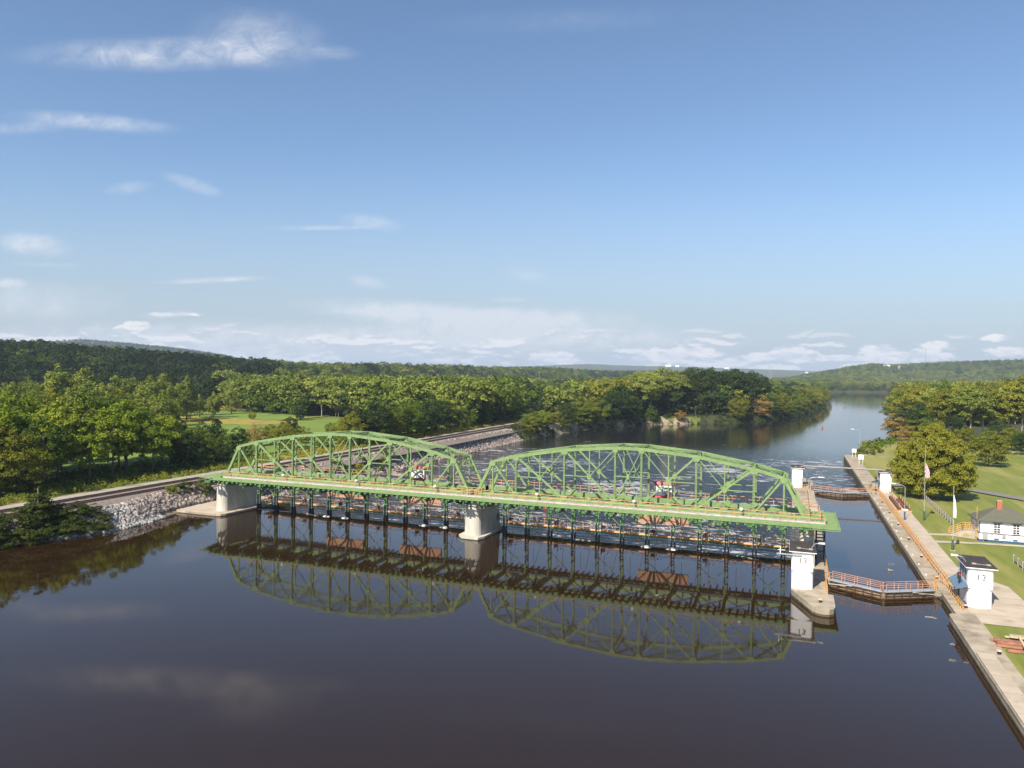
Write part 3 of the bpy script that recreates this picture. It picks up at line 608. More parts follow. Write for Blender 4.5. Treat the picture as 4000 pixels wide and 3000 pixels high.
UX = [XS[0]+PW*i for i in range(1, 13)]+[XS[1]+PW*i for i in range(1, 13)]
for x in UX: upright(x)
# raised gate leaves
def leaf(xa, xb, label, left=(), z0=4.4, z1=6.15):
    t = thing('sluice_gate', label, 'gate leaf', ((xa+xb)/2, 134.4, z0), 'raised brown gate leaves')
    b = MB(); b.box(xa, xb, 134.10, 134.22, z0, z1); b.build('skin_plate', 'gate_rust', t)
    b = MB()
    for z in (z0+.05, (z0+z1)/2, z1-.05): b.box(xa+.02, xb-.02, 134.22, 134.6, z-.05, z+.05)
    for x in (xa+.08, (xa+xb)/2, xb-.08): b.box(x-.06, x+.06, 134.22, 134.62, z0+.01, z1-.01)
    b.build('rear_ribs', 'rust', t)
leaf(-93.6, -84.4, 'leftmost raised brown steel gate leaf hanging under the left bridge span'); leaf(-75.5, -66.1, 'raised brown steel gate leaf under the left span, nearer the middle pier'); leaf(-26.05, -16.9, 'raised brown steel gate leaf hanging under the right bridge span')
# catwalk with the orange pipe
def catwalk(xa, xb, label):
    t = thing('catwalk', label, 'catwalk', ((xa+xb)/2, 138.70, 1.4), 'orange and green catwalks through the gate uprights')
    MB().tube([(xa, 137.25, 1.55), (xb, 137.25, 1.55)], .20, 8).build('pipe', 'orange_pipe', t)
    b = MB(); x = xa
    lacebeam(b, (xa, 137.40, 1.0), (xb, 137.40, 1.0), .62, .06, .8); lacebeam(b, (xa, 139.50, 1.0), (xb, 139.50, 1.0), .62, .06, .8); b.build('lattice_girder', 'green_steel', t)
    b = MB(); b.box(xa, xb, 137.60, 139.40, 1.36, 1.42); b.build('floor_grating', 'grey_metal', t)
    b = MB(); rail_run(b, [(xa, 139.40, 1.4), (xb, 139.40, 1.4)], 1.15, 1.6, .045); rail_run(b, [(xa, 137.65, 1.4), (xb, 137.65, 1.4)], 1.0, 2.35, .035, (1.0,)); b.build('handrail', 'orange_rail', t)
    r = random.Random(int(xb)); x = xa+1.5
    while x < xb-1:
        b = MB()
        for k in range(5):
            xx = x+r.uniform(-.5, .5); b.tube([(xx, 137.50+r.uniform(0, .5), 1.4), (xx+r.uniform(-.2, .2), 137.50, 1.9+r.uniform(.6, 1.7))], .035, 4)
        b.box(x-.35, x+.35, 137.30, 137.80, 1.95, 2.5); b.build('hoist_gear', 'rust', t); x += PW*1.01*2
    x = xa+1
    while x < xb-2:
        b = MB(); b.beam((x, 137.10, 2.3), (x+.9, 137.10, 3.1), .06, .1); b.beam((x+2.6, 137.10, 2.3), (x+2.2, 137.10, 3.0), .06, .1); b.tube([(x+1.8, 137.00, 2.7), (x+1.8, 137.20, 2.7)], .2, 10); b.build('lever_arm', 'lamp_white', t); x += PW*2
catwalk(-112.8, -58.8, 'orange and green catwalk low over the water under the left span'); catwalk(-53.8, 0.4, 'orange and green catwalk low over the water under the right span')
railing('railing', 'rusty railing of the platform behind the middle pier', [(-54.6, 136.0, 2.0), (-54.6, 139, 2.0), (-52.6, 139, 2.0), (-52.6, 136.4, 2.0)], 'rust', 1.3, .8, .05)
for k, x in enumerate(UX[:-1]):
    if k in (11,): continue
    if k % 2 == 0:
        b = MB(); x2 = x+PW; b.beam((x+.3, 135.2, 6.9), (x2-.3, 135.2, 3.1), .10, .10); b.beam((x2-.3, 135.26, 6.9), (x+.3, 135.26, 3.1), .10, .10)
        b.box(x+PW/2-.2, x+PW/2+.2, 135.12, 135.34, 4.8, 5.2); o = b.build('cross_brace', 'green_steel')
        s = 'left' if x < -57 else 'right'; setp(o, 'thin pale green X brace between two gate uprights under the %s span' % s, 'brace', 'X braces under the %s bridge span' % s)
for s, (xa_, xb_) in enumerate(((XS[0]+1, XS[0]+59.5), (XS[1]+1, XS[1]+56))):
    b = MB(); i = 0
    while xa_+i*PW+PW <= xb_:
        x = xa_+i*PW; b.tube([(x+PW*k/8, 125.0, 6.95-.42*math.sin(math.pi*k/8)) for k in range(9)], .05, 5); i += 1
    o = b.build('festoon_cable', 'black_paint'); setp(o, 'black cable sagging in loops beneath the %s bridge span' % ('left', 'right')[s], 'cable')
for k, x in enumerate(UX):
    r = random.Random(k); b = MB(); b.tube([(x, 124.4, 6.6), (x+r.uniform(.1, .5), 126.0, 3), (x+r.uniform(.3, .9), 127.5, -.2)], .032, 4); b.tube([(x+1.7, 134.0, 7.5), (x+1.7+r.uniform(-.2, .2), 134.0, 2.1)], .03, 4)
    o = b.build('hoist_chain', 'rust'); s = 'left' if x < -57 else 'right'; setp(o, 'thin rusty hoist chain hanging from the %s bridge span to the water' % s, 'chain', 'hoist chains under the %s bridge span' % s)
# gate-hoisting cranes on the far deck
def crane(xc, label, w=3.3):
    t = thing('hoist_crane', label, 'crane', (xc, 139.6, 8.26), 'red and white hoisting machines on the bridge'); yf = 138.5
    b = MB(); b.box(xc-w/2-.3, xc+w/2+.5, yf-.1, 141.1, 8.3, 8.85); b.tube([(xc-w/2-.3, yf-.25, 8.6), (xc+w/2+.7, yf-.25, 8.6)], .28, 10); b.build('base_frame', 'red_paint', t)
    b = MB()
    for x in (xc-w/2+.1, xc+.15, xc+w/2-.1):
        for y in (yf, 140.8): b.box(x-.09, x+.09, y-.09, y+.09, 8.86, 10.7)
    b.box(xc-w/2, xc+w/2, yf-.08, yf+.08, 10.5, 10.72); b.box(xc-w/2, xc+w/2, 140.7, 140.88, 10.5, 10.72)
    b.beam((xc+.2, yf-.05, 8.95), (xc+w/2-.15, yf-.05, 9.95), .1, .12); b.beam((xc+w/2-.15, yf-.05, 8.95), (xc+.2, yf-.05, 9.95), .1, .12); b.box(xc+.15, xc+w/2, yf-.06, yf+.06, 9.95, 10.05)
    b.build('cab_frame', 'white_paint', t)
    b = MB(); b.box(xc-w/2+.1, xc-.1, yf+.05, yf+.12, 8.9, 10.5); b.box(xc-w/2+.1, xc+w/2-.1, 140.6, 140.66, 8.9, 10.5); b.build('cab_panel', 'white_paint', t)
    b = MB(); b.add([(xc-w/2+.1, yf-.1, 10.73), (xc+w/2-.1, yf-.1, 10.73), (xc+w/2-.1, 140.9, 10.73), (xc-w/2+.1, 140.9, 10.73), (xc-w/2+.15, yf+.25, 11.45), (xc+w/2-.15, yf+.25, 11.45), (xc+w/2-.15, 140.6, 11.45), (xc-w/2+.15, 140.6, 11.45)], [(3, 2, 1, 0), (4, 5, 6, 7), (0, 1, 5, 4), (1, 2, 6, 5), (2, 3, 7, 6), (3, 0, 4, 7)]); b.build('roof', 'crane_maroon', t)
    b = MB(); b.tube([(xc-w/2-1.0, 139.2, 11.05), (xc+w/2+1.1, 139.2, 11.0)], .11, 6); b.tube([(xc-w/2-.9, 139.2, 11.2), (xc-w/2-.9, 139.2, 10.8)], .16, 6); b.tube([(xc+w/2+1.0, 139.2, 11.2), (xc+w/2+1.0, 139.2, 10.8)], .16, 6); b.build('hoist_beam', 'crane_maroon', t)
    b = MB(); b.box(xc+w/2+.05, xc+w/2+.8, 139, 140.5, 8.9, 9.8); b.build('motor_box', 'grey_metal', t)
crane(-74.0, 'red and white hoisting machine standing on the far deck of the left truss span'); crane(-22.3, 'red and white hoisting machine standing on the far deck of the right truss span')
# stair tower on the island
t = thing('stair_tower', 'dark steel stair tower with pale treads beside the right bridge pier', 'stairs', (4.6, 131, 1))
b = MB()
for x in (4.05, 5.3):
    for y in (128.8, 133): b.box(x-.07, x+.07, y-.07, y+.07, 1, 7.7)
for z in (3.2, 5.4, 7.5): b.box(4.05, 5.3, 128.8, 128.92, z, z+.15); b.box(5.2, 5.32, 128.8, 133, z, z+.15)
b.build('frame', 'black_paint', t)
for i in range(9): MB().box(4.15, 5.2, 129.0+i*.42, 129.4+i*.42, 6.9-i*.62, 6.98-i*.62).build('tread', 'walkway_plank', t)
M2('gate_tan', (.30, .25, .16), (.16, .11, .07), .9, .8, stretch=(1, 1, 3)); M2('gate_dark', (.10, .055, .035), (.05, .03, .02), 1.2, .7)
M2('pink_orange_rail', (.60, .32, .18), (.46, .23, .13), 1.2, .5)
M2('digit_grey', (.04, .04, .045), (.03, .03, .035), 2, .6)
M2('pipe_grey', (.30, .27, .25), (.24, .20, .18), 1, .6)
M2('pole_green', (.05, .10, .08), (.04, .08, .06), 2, .5); M2('flag_white', (.82, .82, .80), (.7, .7, .7), 2, .8); M2('flag_red', (.42, .012, .03), (.34, .01, .03), 2, .8); M2('flag_blue', (.04, .07, .22), (.03, .05, .16), 2, .8)
M2('flag_teal', (.35, .45, .50), (.5, .58, .60), 2, .8)
M2('bollard_cap', (.80, .50, .34), (.7, .4, .25), 2, .6)
M2('sheet_rust', (.30, .14, .085), (.20, .085, .05), 1.6, .8, c3=(.12, .09, .08), s3=.8)
M2('grey_trim', (.09, .09, .13), (.07, .07, .1), 2, .6)
# ================= lock gates =================
def gate_leaf(A, B, label, zb=-4.5, first=False):
    A = Vector((*A, 0)); B = Vector((*B, 0)); d = (B-A).normalized(); nrm = Vector((d.y, -d.x, 0))
    if nrm.y > 0: nrm = -nrm          # upstream side
    t = thing('lock_gate', label, 'lock gate', tuple((A+B)/2+Vector((0, 0, 0.9))))
    b = MB(); Lg = (B-A).length
    def wb(m, s0, s1, n0, n1, z0, z1):
        p = [A+d*s0+nrm*n0, A+d*s1+nrm*n0, A+d*s1+nrm*n1, A+d*s0+nrm*n1]; m.prism([(q.x, q.y) for q in p], z0, z1)
    wb(b, .05, Lg, -.18, .18, zb, .96)
    b.build('leaf_panel', 'gate_tan', t); b = MB()
    for z in (-.05, .33, .72): wb(b, .05, Lg-.05, .18, .34, z, z+.10)
    n = 6
    for i in range(n+1): s = .2+(Lg-.4)*i/n; wb(b, s-.09, s+.09, .345, .40, -.3, .96)
    b.build('timber_rubbing_strips', 'gate_dark', t)
    b = MB(); wb(b, .0, Lg, -.55, .50, .97, 1.09); b.build('walkway', 'galvanised', t)
    for nn in (.46, -.50):
        p0 = A+d*.1+nrm*nn+Vector((0, 0, 1.09)); p1 = B-d*.15+nrm*nn+Vector((0, 0, 1.09)); b = MB(); rail_run(b, [p0, p1], 1.1, 1.95, .035); b.build('handrail', 'pink_orange_rail', t)
    b = MB(); q = A+d*3.2+nrm*.45+Vector((0, 0, .85)); p = A-d*.6+nrm*1.3+Vector((0, 0, .55)); b.tube([p, q], .06, 6); b.tube([q-d*.2, q+d*.3], .11, 6); b.build('ram_rod', 'grey_metal', t)
gate_leaf((5.78, 120.2), (12.54, 116.5), 'left leaf of the near closed mitre gate, beside the white tower on the island'); gate_leaf((19.34, 120.2), (12.58, 116.5), 'right leaf of the near closed mitre gate, meeting the lawn side wall')
gate_leaf((5.78, 215.4), (12.54, 211.9), 'left leaf of the far closed mitre gate, under the long overhead pipe'); gate_leaf((19.34, 215.4), (12.58, 211.9), 'right leaf of the far closed mitre gate, under the long overhead pipe')
# ================= control towers =================
def tower(x0, x1, y0, label, digits=True, arm=0, side=-1):
    cx = (x0+x1)/2; w = (x1-x0)/2; t = thing('control_tower', label, 'lock tower', (cx, y0+3, 1.0)); n = 14
    def plan(k, bulge): return [(cx-w*k*math.cos(math.pi*i/n), y0+1.0-(1.0*bulge)*math.sin(math.pi*i/n)**.6*k) for i in range(n+1)]+[(cx+w*k, y0+6.2), (cx-w*k, y0+6.2)]
    def plan2(k): return [(cx-w*k, y0+.18), (cx-w*k+.2, y0), (cx+w*k-.2, y0), (cx+w*k, y0+.18), (cx+w*k, y0+6.2), (cx-w*k, y0+6.2)]
    MB().prism(plan(1.0, 1.0), .98, 3.55).build('lower_wall', 'white_paint', t); MB().prism(plan2(.99), 3.552, 6.3).build('upper_wall', 'white_paint', t)
    b = MB(); b.box(x0-.35, x1+.4, y0-.4, y0+6.9, 6.30, 6.40); b.build('fascia', 'white_paint', t)
    b = MB(); b.box(x0-.33, x1+.38, y0-.38, y0+6.88, 6.402, 6.50); b.build('roof', 'tar_roof', t)
    b = MB(); b.box(x0+.7, x0+1.2, y0+1.3, y0+1.8, 6.50, 6.62); b.box(x1-.6, x1-.1, y0+1.0, y0+1.6, 6.50, 6.62); b.beam((x0+1.1, y0+1.6, 6.53), (x1-.4, y0+1.3, 6.53), .06, .06); b.build('roof_conduit', 'weathered_wood', t)
    b = MB(); s = x0-.02 if side < 0 else x1+.02
    for k in range(3): b.box(min(s, s-side*-.03), max(s, s-side*-.03)+.01, y0+1.2+k*1.4, y0+2.0+k*1.4, 4.4, 5.9)
    b.box(s-.02, s+.02, y0+5.0, y0+5.9, 1.1, 3.2); b.build('side_windows', 'window_glass', t)
    if digits:
        b = MB(); yb = y0-.03; c0 = cx-.28
        b.box(c0-.055, c0+.055, yb-.03, yb+.05, 4.78, 5.46); cc = cx+.32
        for zc, a0, a1 in ((5.29, 150, -90), (4.97, 90, -150)):
            pts = [(cc+.18*math.cos(math.radians(a0+(a1-a0)*i/8)), yb-.01, zc+.165*math.sin(math.radians(a0+(a1-a0)*i/8))) for i in range(9)]; b.tube(pts, .055, 5)
        b.build('numerals', 'digit_grey', t)
    if arm:
        b = MB(); xs_ = x1 if arm > 0 else x0; b.tube([(xs_-.2*arm, y0+2.6, 6.5), (xs_+.2*arm, y0+2.6, 7.1), (xs_+.75*arm, y0+2.7, 7.2)], .05, 6); b.build('lamp_arm', 'grey_metal', t)
        b = MB(); b.tube([(xs_+.7*arm, y0+2.7, 7.2), (xs_+1.55*arm, y0+2.75, 7.22)], .10, 8, .16); b.build('lamp_head', 'lamp_white', t)
    b = MB(); xo = x0 if side < 0 else x1; b.tube([(xo+side*.1, y0+4, 6.5), (xo+side*.1, y0+4, 8.0)], .02, 4); b.build('antenna', 'grey_metal', t)
    return t
tw = tower(.30, 3.22, 113.1, 'white tower numbered 13 on the island tip, left of the near lock gate', True, 1, 1)
b = MB(); b.box(-1.75, 1.7, 112.85, 112.97, 5.78, 5.95); b.build('boom', 'galvanised', tw); b = MB(); b.box(-1.3, -1.2, 112.85, 112.95, 5.95, 6.9); b.box(-1.6, -.6, 112.86, 112.94, 6.4, 6.46); b.build('boom_lamps', 'lamp_white', tw)
tw = tower(22.28, 25.22, 113.1, 'white tower numbered 13 on the lawn side, with blue canopy and red signal', True, -1, -1)
b = MB(); b.add([(20.9, 113.2, 3.35), (22.25, 112.6, 3.95), (22.25, 119.6, 3.95), (20.9, 118.6, 3.35)], [(0, 1, 2, 3)]); b.add([(20.9, 113.2, 3.25), (22.25, 112.6, 3.85), (22.25, 119.6, 3.85), (20.9, 118.6, 3.25)], [(3, 2, 1, 0), ]); b.add([(20.9, 113.2, 3.25), (22.25, 112.6, 3.85), (22.25, 112.6, 3.95), (20.9, 113.2, 3.35)], [(0, 1, 2, 3)]); b.build('canopy', 'canopy_blue', tw)
b = MB(); b.box(21.55, 22.2, 112.9, 114.2, 1.0, 1.55); b.build('blue_box', 'blue_paint', tw)
def signal(x, y, label):
    t = thing('lock_signal', label, 'signal light', (x, y, 1)); MB().tube([(x, y, 1), (x, y, 5.0)], .06, 6).build('pole', 'black_paint', t)
    b = MB(); b.box(x-.2, x+.2, y-.15, y+.15, 4.3, 5.2); b.build('housing', 'black_paint', t); b = MB(); b.tube([(x, y-.22, 4.95), (x, y-.15, 4.95)], .15, 10); b.build('lens', 'red_paint', t)
signal(21.55, 114.6, 'black signal head with red lens beside the near lawn side tower'); signal(21.3, 219.0, 'black signal head on a pole beside the far lawn side tower')
tower(.25, 3.08, 217.0, 'white tower at the far left end of the overhead pipe, on the island', False, 0, 1); tw = tower(22.25, 25.05, 218.0, 'white tower at the far right end of the overhead pipe, half behind the big tree', False, 0, -1)
b = MB(); b.add([(20.4, 218.2, 3.3), (22.2, 217.8, 3.9), (22.2, 221.6, 3.9), (20.4, 221.2, 3.3)], [(0, 1, 2, 3), (3, 2, 1, 0)]); b.build('canopy', 'canopy_blue', tw)
t = thing('overhead_pipe', 'long grey brown pipe spanning the lock between the two far white towers', 'pipe', (12.5, 217, 6.5))
b = MB(); b.tube([(2.6, 218.2, 6.62), (3.4, 217.6, 7.0), (23.5, 217.6, 7.0)], .2, 8); b.tube([(3.4, 217.9, 6.85), (22.6, 217.9, 6.85)], .10, 6); b.build('pipe', 'pipe_grey', t); b = MB()
for x in (3.3, 22.6): b.box(x-.1, x+.1, 217.4, 218.1, 6.5, 6.9)
b.build('saddle', 'rust', t)
# ================= lock side furniture =================
def lamp(x, y, z, h, dx, dy, label, dark_base=True, head=1.15):
    t = thing('street_lamp', label, 'street lamp', (x, y, z))
    if dark_base: b = MB(); b.tube([(x, y, z), (x, y, z+1.75)], .20, 10, .15); b.tube([(x, y, z), (x, y, z+.12)], .34, 10); b.build('base', 'blue_paint', t)
    b = MB(); n = 8; Lr = math.hypot(dx, dy); pts = [(x, y, z+1.7 if dark_base else z), (x, y, z+h-.9)]
    for i in range(1, n+1): a = math.pi/2*i/n; pts.append((x+dx*.75*(1-math.cos(a)), y+dy*.75*(1-math.cos(a)), z+h-.9+.9*math.sin(a)))
    b.tube(pts, .06, 6, .045); b.build('pole', 'galvanised', t)
    b = MB(); p = Vector(pts[-1]); dd = Vector((dx, dy, 0)).normalized(); b.tube([p-dd*.1, p+dd*.25, p+dd*head*.8, p+dd*head], .11, 8); b.build('lamp_head', 'lamp_white', t); return t
lamp(23.0, 177.8, 1.0, 7.7, -2.6, -.4, 'curved street lamp with dark blue base beside the orange railing and rusty cradle'); lamp(27.6, 352, .9, 8.2, -3.2, 0, 'distant curved street lamp standing among shrubs at the downstream point', False)
lamp(4.4, 209, 1.0, 4.2, 3.2, 0, 'low street lamp on the island whose arm reaches over the lock chamber', False, 1.4)
t = thing('flagpole', 'tall pole flying the drooping red and white striped flag in front of the big tree', 'flagpole', (26.9, 179.2, 1))
MB().tube([(26.9, 179.2, 1), (26.9, 179.2, 2.9)], .24, 10, .18).build('base', 'pole_green', t); b = MB(); b.tube([(26.9, 179.2, 2.9), (26.9, 179.2, 17)], .07, 6, .04); b.tube([(26.9, 179.2, 17), (26.9, 179.2, 17.15)], .09, 6); b.build('pole', 'galvanised', t)
def droopflag(px, py, ztop, h, w, stripes, name, label, cat='flag'):
    b = MB(); n, m = 14, 26; V = []; F = []; mi = []
    for i in range(m+1):
        v = i/m
        for j in range(n+1):
            u = j/n; fall = h*(.30+.70*1)*v; wide = w*(.35+.65*math.sin(min(1, v*1.25+.12)*math.pi*.6)); fold = .13*math.sin(u*9+v*3)*(.3+v)
            V.append((px+.08+wide*u*.8, py-.05-wide*u*.35+fold, ztop-h*v-.35*h*u*(1-v)*.5-.12*u))
    for i in range(m):
        for j in range(n):
            a = i*(n+1)+j; F.append((a, a+1, a+n+2, a+n+1))
            if stripes: mi.append(2 if (j+i*.35) < 4.2 and i > 15 else int((j*1.0+i*.55)//1.9) % 2)
            else: mi.append(1 if 6 < i < 15 and 3 < j < 11 else 0)
    b.v = V; b.f = F; b.m = mi; o = b.build(name, ['flag_white', 'flag_red', 'flag_blue'] if stripes else ['flag_white', 'flag_teal'], smooth=True, origin=(px, py, ztop)); setp(o, label, cat)
droopflag(26.9, 179.2, 13.3, 3.1, .95, True, 'striped_flag', 'drooping flag of red and white stripes on the taller pole before the big tree')
t = thing('flagpole', 'shorter pole with the drooping white flag, between the lock railing and the white house', 'flagpole', (27, 149.6, 1)); MB().tube([(27, 149.6, 1.05), (27, 149.6, 2.9)], .22, 10, .16).build('base', 'pole_green', t)
MB().box(26.55, 27.45, 149.2, 150, .96, 1.06).build('footing', 'concrete', t); b = MB(); b.tube([(27, 149.6, 2.9), (27, 149.6, 12.2)], .06, 6, .04); b.tube([(27, 149.6, 12.2), (27, 149.6, 12.35)], .1, 6); b.build('pole', 'galvanised', t)
droopflag(26.95, 149.6, 11.0, 4.1, .5, False, 'white_flag', 'long limp white flag hanging down the shorter pole')
gb = 'low round mooring bollards along the lock wall'
def bollard(x, y, label, z=1.0):
    t = thing('bollard', label, 'bollard', (x, y, z), gb); MB().tube([(x, y, z), (x, y, z+.34)], .19, 10).build('barrel', 'black_paint', t); MB().tube([(x, y, z+.34), (x, y, z+.44)], .25, 10).build('cap', 'bollard_cap', t)
for y in (127, 141.5, 156, 170.8, 185.5, 200.3, 214.8): bollard(20.95, y, 'black bollard with pale orange cap between the lock edge and the yellow railing')
bollard(22.0, 112.5, 'black bollard with pale orange cap at the foot of the lawn side tower 13'); bollard(21.85, 95.0, 'black bollard with pale orange cap near the stack of rusty sheet piles'); bollard(4.0, 107.5, 'black bollard with pale orange cap on the rounded island tip')
for i in range(12):
    y = 128.5+i*6.9; b = MB(); b.tube([(19.72, y, 1.0), (19.72, y, 1.14)], .05, 6); b.tube([(19.72, y, 1.14), (19.72, y, 1.26)], .11, 8); o = b.build('edge_light', 'lamp_white'); setp(o, 'tiny white edge light on the lawn side rim of the lock chamber', 'light', 'white edge lights along the chamber rim')
# long yellow-orange railing on the bank
railing('railing', 'long yellow orange railing running along the lawn side of the lock chamber', [(22.0, 124.0, 1.01), (22.0, 214.5, 1.01)], 'yellow_rail', 1.05, 1.9, .055); railing('railing', 'second yellow orange railing parallel to the long one along the chamber', [(21.55, 126.5, 1.0), (21.55, 212.5, 1.0)], 'yellow_rail', .95, 1.9, .045)
railing('railing', 'yellow orange railing between the near gate and lawn side tower 13', [(21.35, 110.9, 1.0), (21.4, 122.4, 1.0)], 'yellow_rail', 1.05, 1.3, .055)
railing('railing', 'zig-zag orange railing at the lawn side end of the near gate', [(19.9, 120.6, 1.0), (20.2, 124.6, 1.0), (21.0, 124.9, 1.0), (21.2, 123.2, 1.0)], 'yellow_rail', 1.05, .9, .05)
railing('railing', 'close orange handrails leading to the door of lawn side tower 13', [(21.5, 123.4, 1.0), (22.6, 121.6, 1.0), (22.6, 119.8, 1.0), (21.6, 121.2, 1.0)], 'yellow_rail', 1.1, .7, .05)
railing('railing', 'orange railing at the lawn side end of the far gate', [(19.7, 219.6, 1.0), (21.8, 219.8, 1.0), (22.1, 217.3, 1.0), (25.2, 217.2, 1.0)], 'yellow_rail', 1.1, .8, .05); railing('railing', 'orange railing behind the far gate on the lawn side', [(19.6, 221, 1.0), (21.0, 226, 1.0)], 'yellow_rail', 1.1, 1.0, .05)
railing('railing', 'orange railing down the middle of the far island', [(3.9, 139.5, 1.0), (3.9, 212, 1.0)], 'orange_rail', 1.05, 2.0, .05); railing('railing', 'orange railing at the foot of the far island tower', [(.6, 215.6, 1.0), (4.4, 215.6, 1.0), (4.6, 218.8, 1.0)], 'yellow_rail', 1.1, .9, .05)
railing('railing', 'orange railing along the edge of the near island by the gate', [(5.05, 112.1, 1.0), (5.05, 119.4, 1.0)], 'yellow_rail', 1.0, 1.0, .07); railing('railing', 'orange railing on the chamber edge just past the near gate', [(5.55, 121.4, 1.0), (5.55, 129.5, 1.0)], 'yellow_rail', 1.0, 1.5, .05)
railing('railing', 'dark railing on the far island beside the white tower', [(4.2, 221.5, 1.0), (4.2, 226, 1.0), (5.4, 230, 1.0)], 'grey_metal', 2.1, 1.5, .05)
b = MB(); b.box(4.9, 5.03, 112.0, 119.8, 1.003, 1.10); o = b.build('painted_kerb', 'yellow_rail'); setp(o, 'orange painted steel kerb on the near island by the gate', 'kerb')
for x, y in (GP(3308, 1784, 1), GP(3331, 1815, 1), GP(3358, 1856, 1), GP(3440, 1955, 1), GP(3614, 2197, 1)):
    x = max(x, 19.75); b = MB()
    for s in (-.3, .3): b.tube([(x, y+s, 1.0), (x, y+s, 1.75), (x+.25, y+s, 2.05), (x+.55, y+s, 1.8), (x+.6, y+s, 1.0)], .045, 5)
    o = b.build('ladder_handrail', 'yellow_rail'); setp(o, 'yellow hooped ladder handrail at the edge of the lawn side wall', 'handrail', 'yellow ladder handrails on the bank wall')
# rusty cradle / scow parked on the pavement
t = thing('steel_cradle', 'long rusty steel cradle with posts lying on the pavement beside the lawn', 'steel frame', (24.5, 197, 1))
b = MB(); b.box(23.2, 23.75, 188.8, 207.5, 1.02, 1.75); b.build('side_beam', 'rust', t); b = MB(); b.box(25.3, 25.7, 189.2, 207.5, 1.02, 1.6); b.build('side_beam', 'rust', t)
MB().box(24.6, 25.28, 190.5, 206.5, 1.02, 1.3).build('plank_floor', 'rust', t); b = MB(); b.box(23.1, 25.85, 188.3, 188.6, 1.02, 1.3); b.build('end_bar', 'orange_rail', t)
for i in range(6): MB().tube([(23.5, 190+i*3.2, 1.7), (23.5, 190+i*3.2, 2.7)], .08, 6).build('post', 'weathered_wood' if i == 0 else 'rust', t)
for i in range(5): MB().tube([(25.5, 190+i*3.6, 1.6), (25.5, 190+i*3.6, 2.5)], .08, 6).build('post', 'weathered_wood' if i == 0 else 'orange_rail', t)
b = MB(); b.box(23.8, 25.2, 189, 190.1, 1.02, 1.4); b.build('bundle', 'flag_white', t)
# sheet piles
def pile(y, z, n, x0, label):
    b = MB()
    for i in range(n):
        yy = y+i*.55; pr = [(yy-.3, z+.02), (yy-.16, z+.02), (yy-.10, z+.24), (yy+.10, z+.24), (yy+.16, z+.02), (yy+.3, z+.02), (yy+.3, z+.06), (yy+.19, z+.06), (yy+.12, z+.28), (yy-.12, z+.28), (yy-.19, z+.06), (yy-.3, z+.06)]
        k = len(pr); V = [(x0-.06*i, a, c) for a, c in pr]+[(x0+8.5-.06*i, a, c) for a, c in pr]; b.add(V, [tuple(range(k))[::-1], tuple(range(k, 2*k))]+[(j, (j+1) % k, k+(j+1) % k, k+j) for j in range(k)])
    o = b.build('sheet_pile', 'sheet_rust'); setp(o, label, 'steel sheet', 'rusty steel sheet piles stacked on the lawn')
for k, (y, z, x0) in enumerate(((96.4, 1.0, 22.9), (97.9, 1.0, 22.2), (98.7, 1.0, 22.3), (99.6, 1.0, 22.0), (98.1, 1.30, 22.3), (98.9, 1.30, 22.2))): pile(y, z, 1, x0, 'rusty corrugated steel sheet pile in the stack on the near lawn' if k else 'rusty corrugated steel sheet pile lying alone nearest the camera beside the stack')
for k, (x, y, a) in enumerate(((23.8, 101.3, .05), (24.4, 101.9, .0), (24.2, 100.8, -.04))):
    b = MB(); b.beam((x, y, 1.16+.1*k), (x+3, y+a*3, 1.16+.1*k), .35, .12); o = b.build('timber', ('fresh_wood', 'weathered_wood', 'fresh_wood')[k]); setp(o, 'loose timber plank lying behind the rusty sheet piles', 'plank', 'planks behind the sheet piles')
for k, x in enumerate((24.6, 25.4)):
    b = MB(); b.beam((x, 96.2, 1.62), (x+.4, 100.2, 1.62), .22, .14); o = b.build('timber', 'fresh_wood'); setp(o, 'pale wooden bearer laid across the top of the rusty sheet piles', 'plank', 'bearers on the sheet piles')
# signs
def sign(x, y, z, w, h, hz, label):
    t = thing('sign_board', label, 'sign', (x, y, z))
    for s in (-w*.35, w*.35): MB().box(x+s-.04, x+s+.04, y-.04, y+.04, z, z+hz).build('post', 'lamp_white', t)
    MB().box(x-w/2, x+w/2, y-.1, y-.045, z+hz-h, z+hz).build('panel', 'white_paint', t)
sign(22.9, 285, .95, 1.65, 1.6, 3.5, 'large blank white sign board on two posts on the downstream lawn'); sign(*GP(3336, 1787, .9), .6, 1.5, 1.3, 3.6, 'smaller white sign board among the shrubs at the downstream point')
# fences
def fence(pts, label, step=2.7):
    t = thing('timber_fence', label, 'fence', (*pts[0], 1))
    for A, B in zip(pts[:-1], pts[1:]):
        n = max(1, round(math.dist(A, B)/step))
        for i in range(n+1): x = A[0]+(B[0]-A[0])*i/n; y = A[1]+(B[1]-A[1])*i/n; MB().box(x-.11, x+.11, y-.11, y+.11, .85, 2.25).build('post', 'weathered_wood', t)
        for z in (1.35, 1.72, 2.08): b = MB(); b.beam((*A, z), (*B, z), .07, .14); b.build('rail', 'weathered_wood', t)
fence([(31.6, 174.8), (31.6, 216), (34.5, 216.5)], 'long weathered timber rail fence between the lawn path and the big tree'); fence([(35.0, 144.5), (35.0, 126)], 'short grey timber fence at the right edge of the picture below the house')
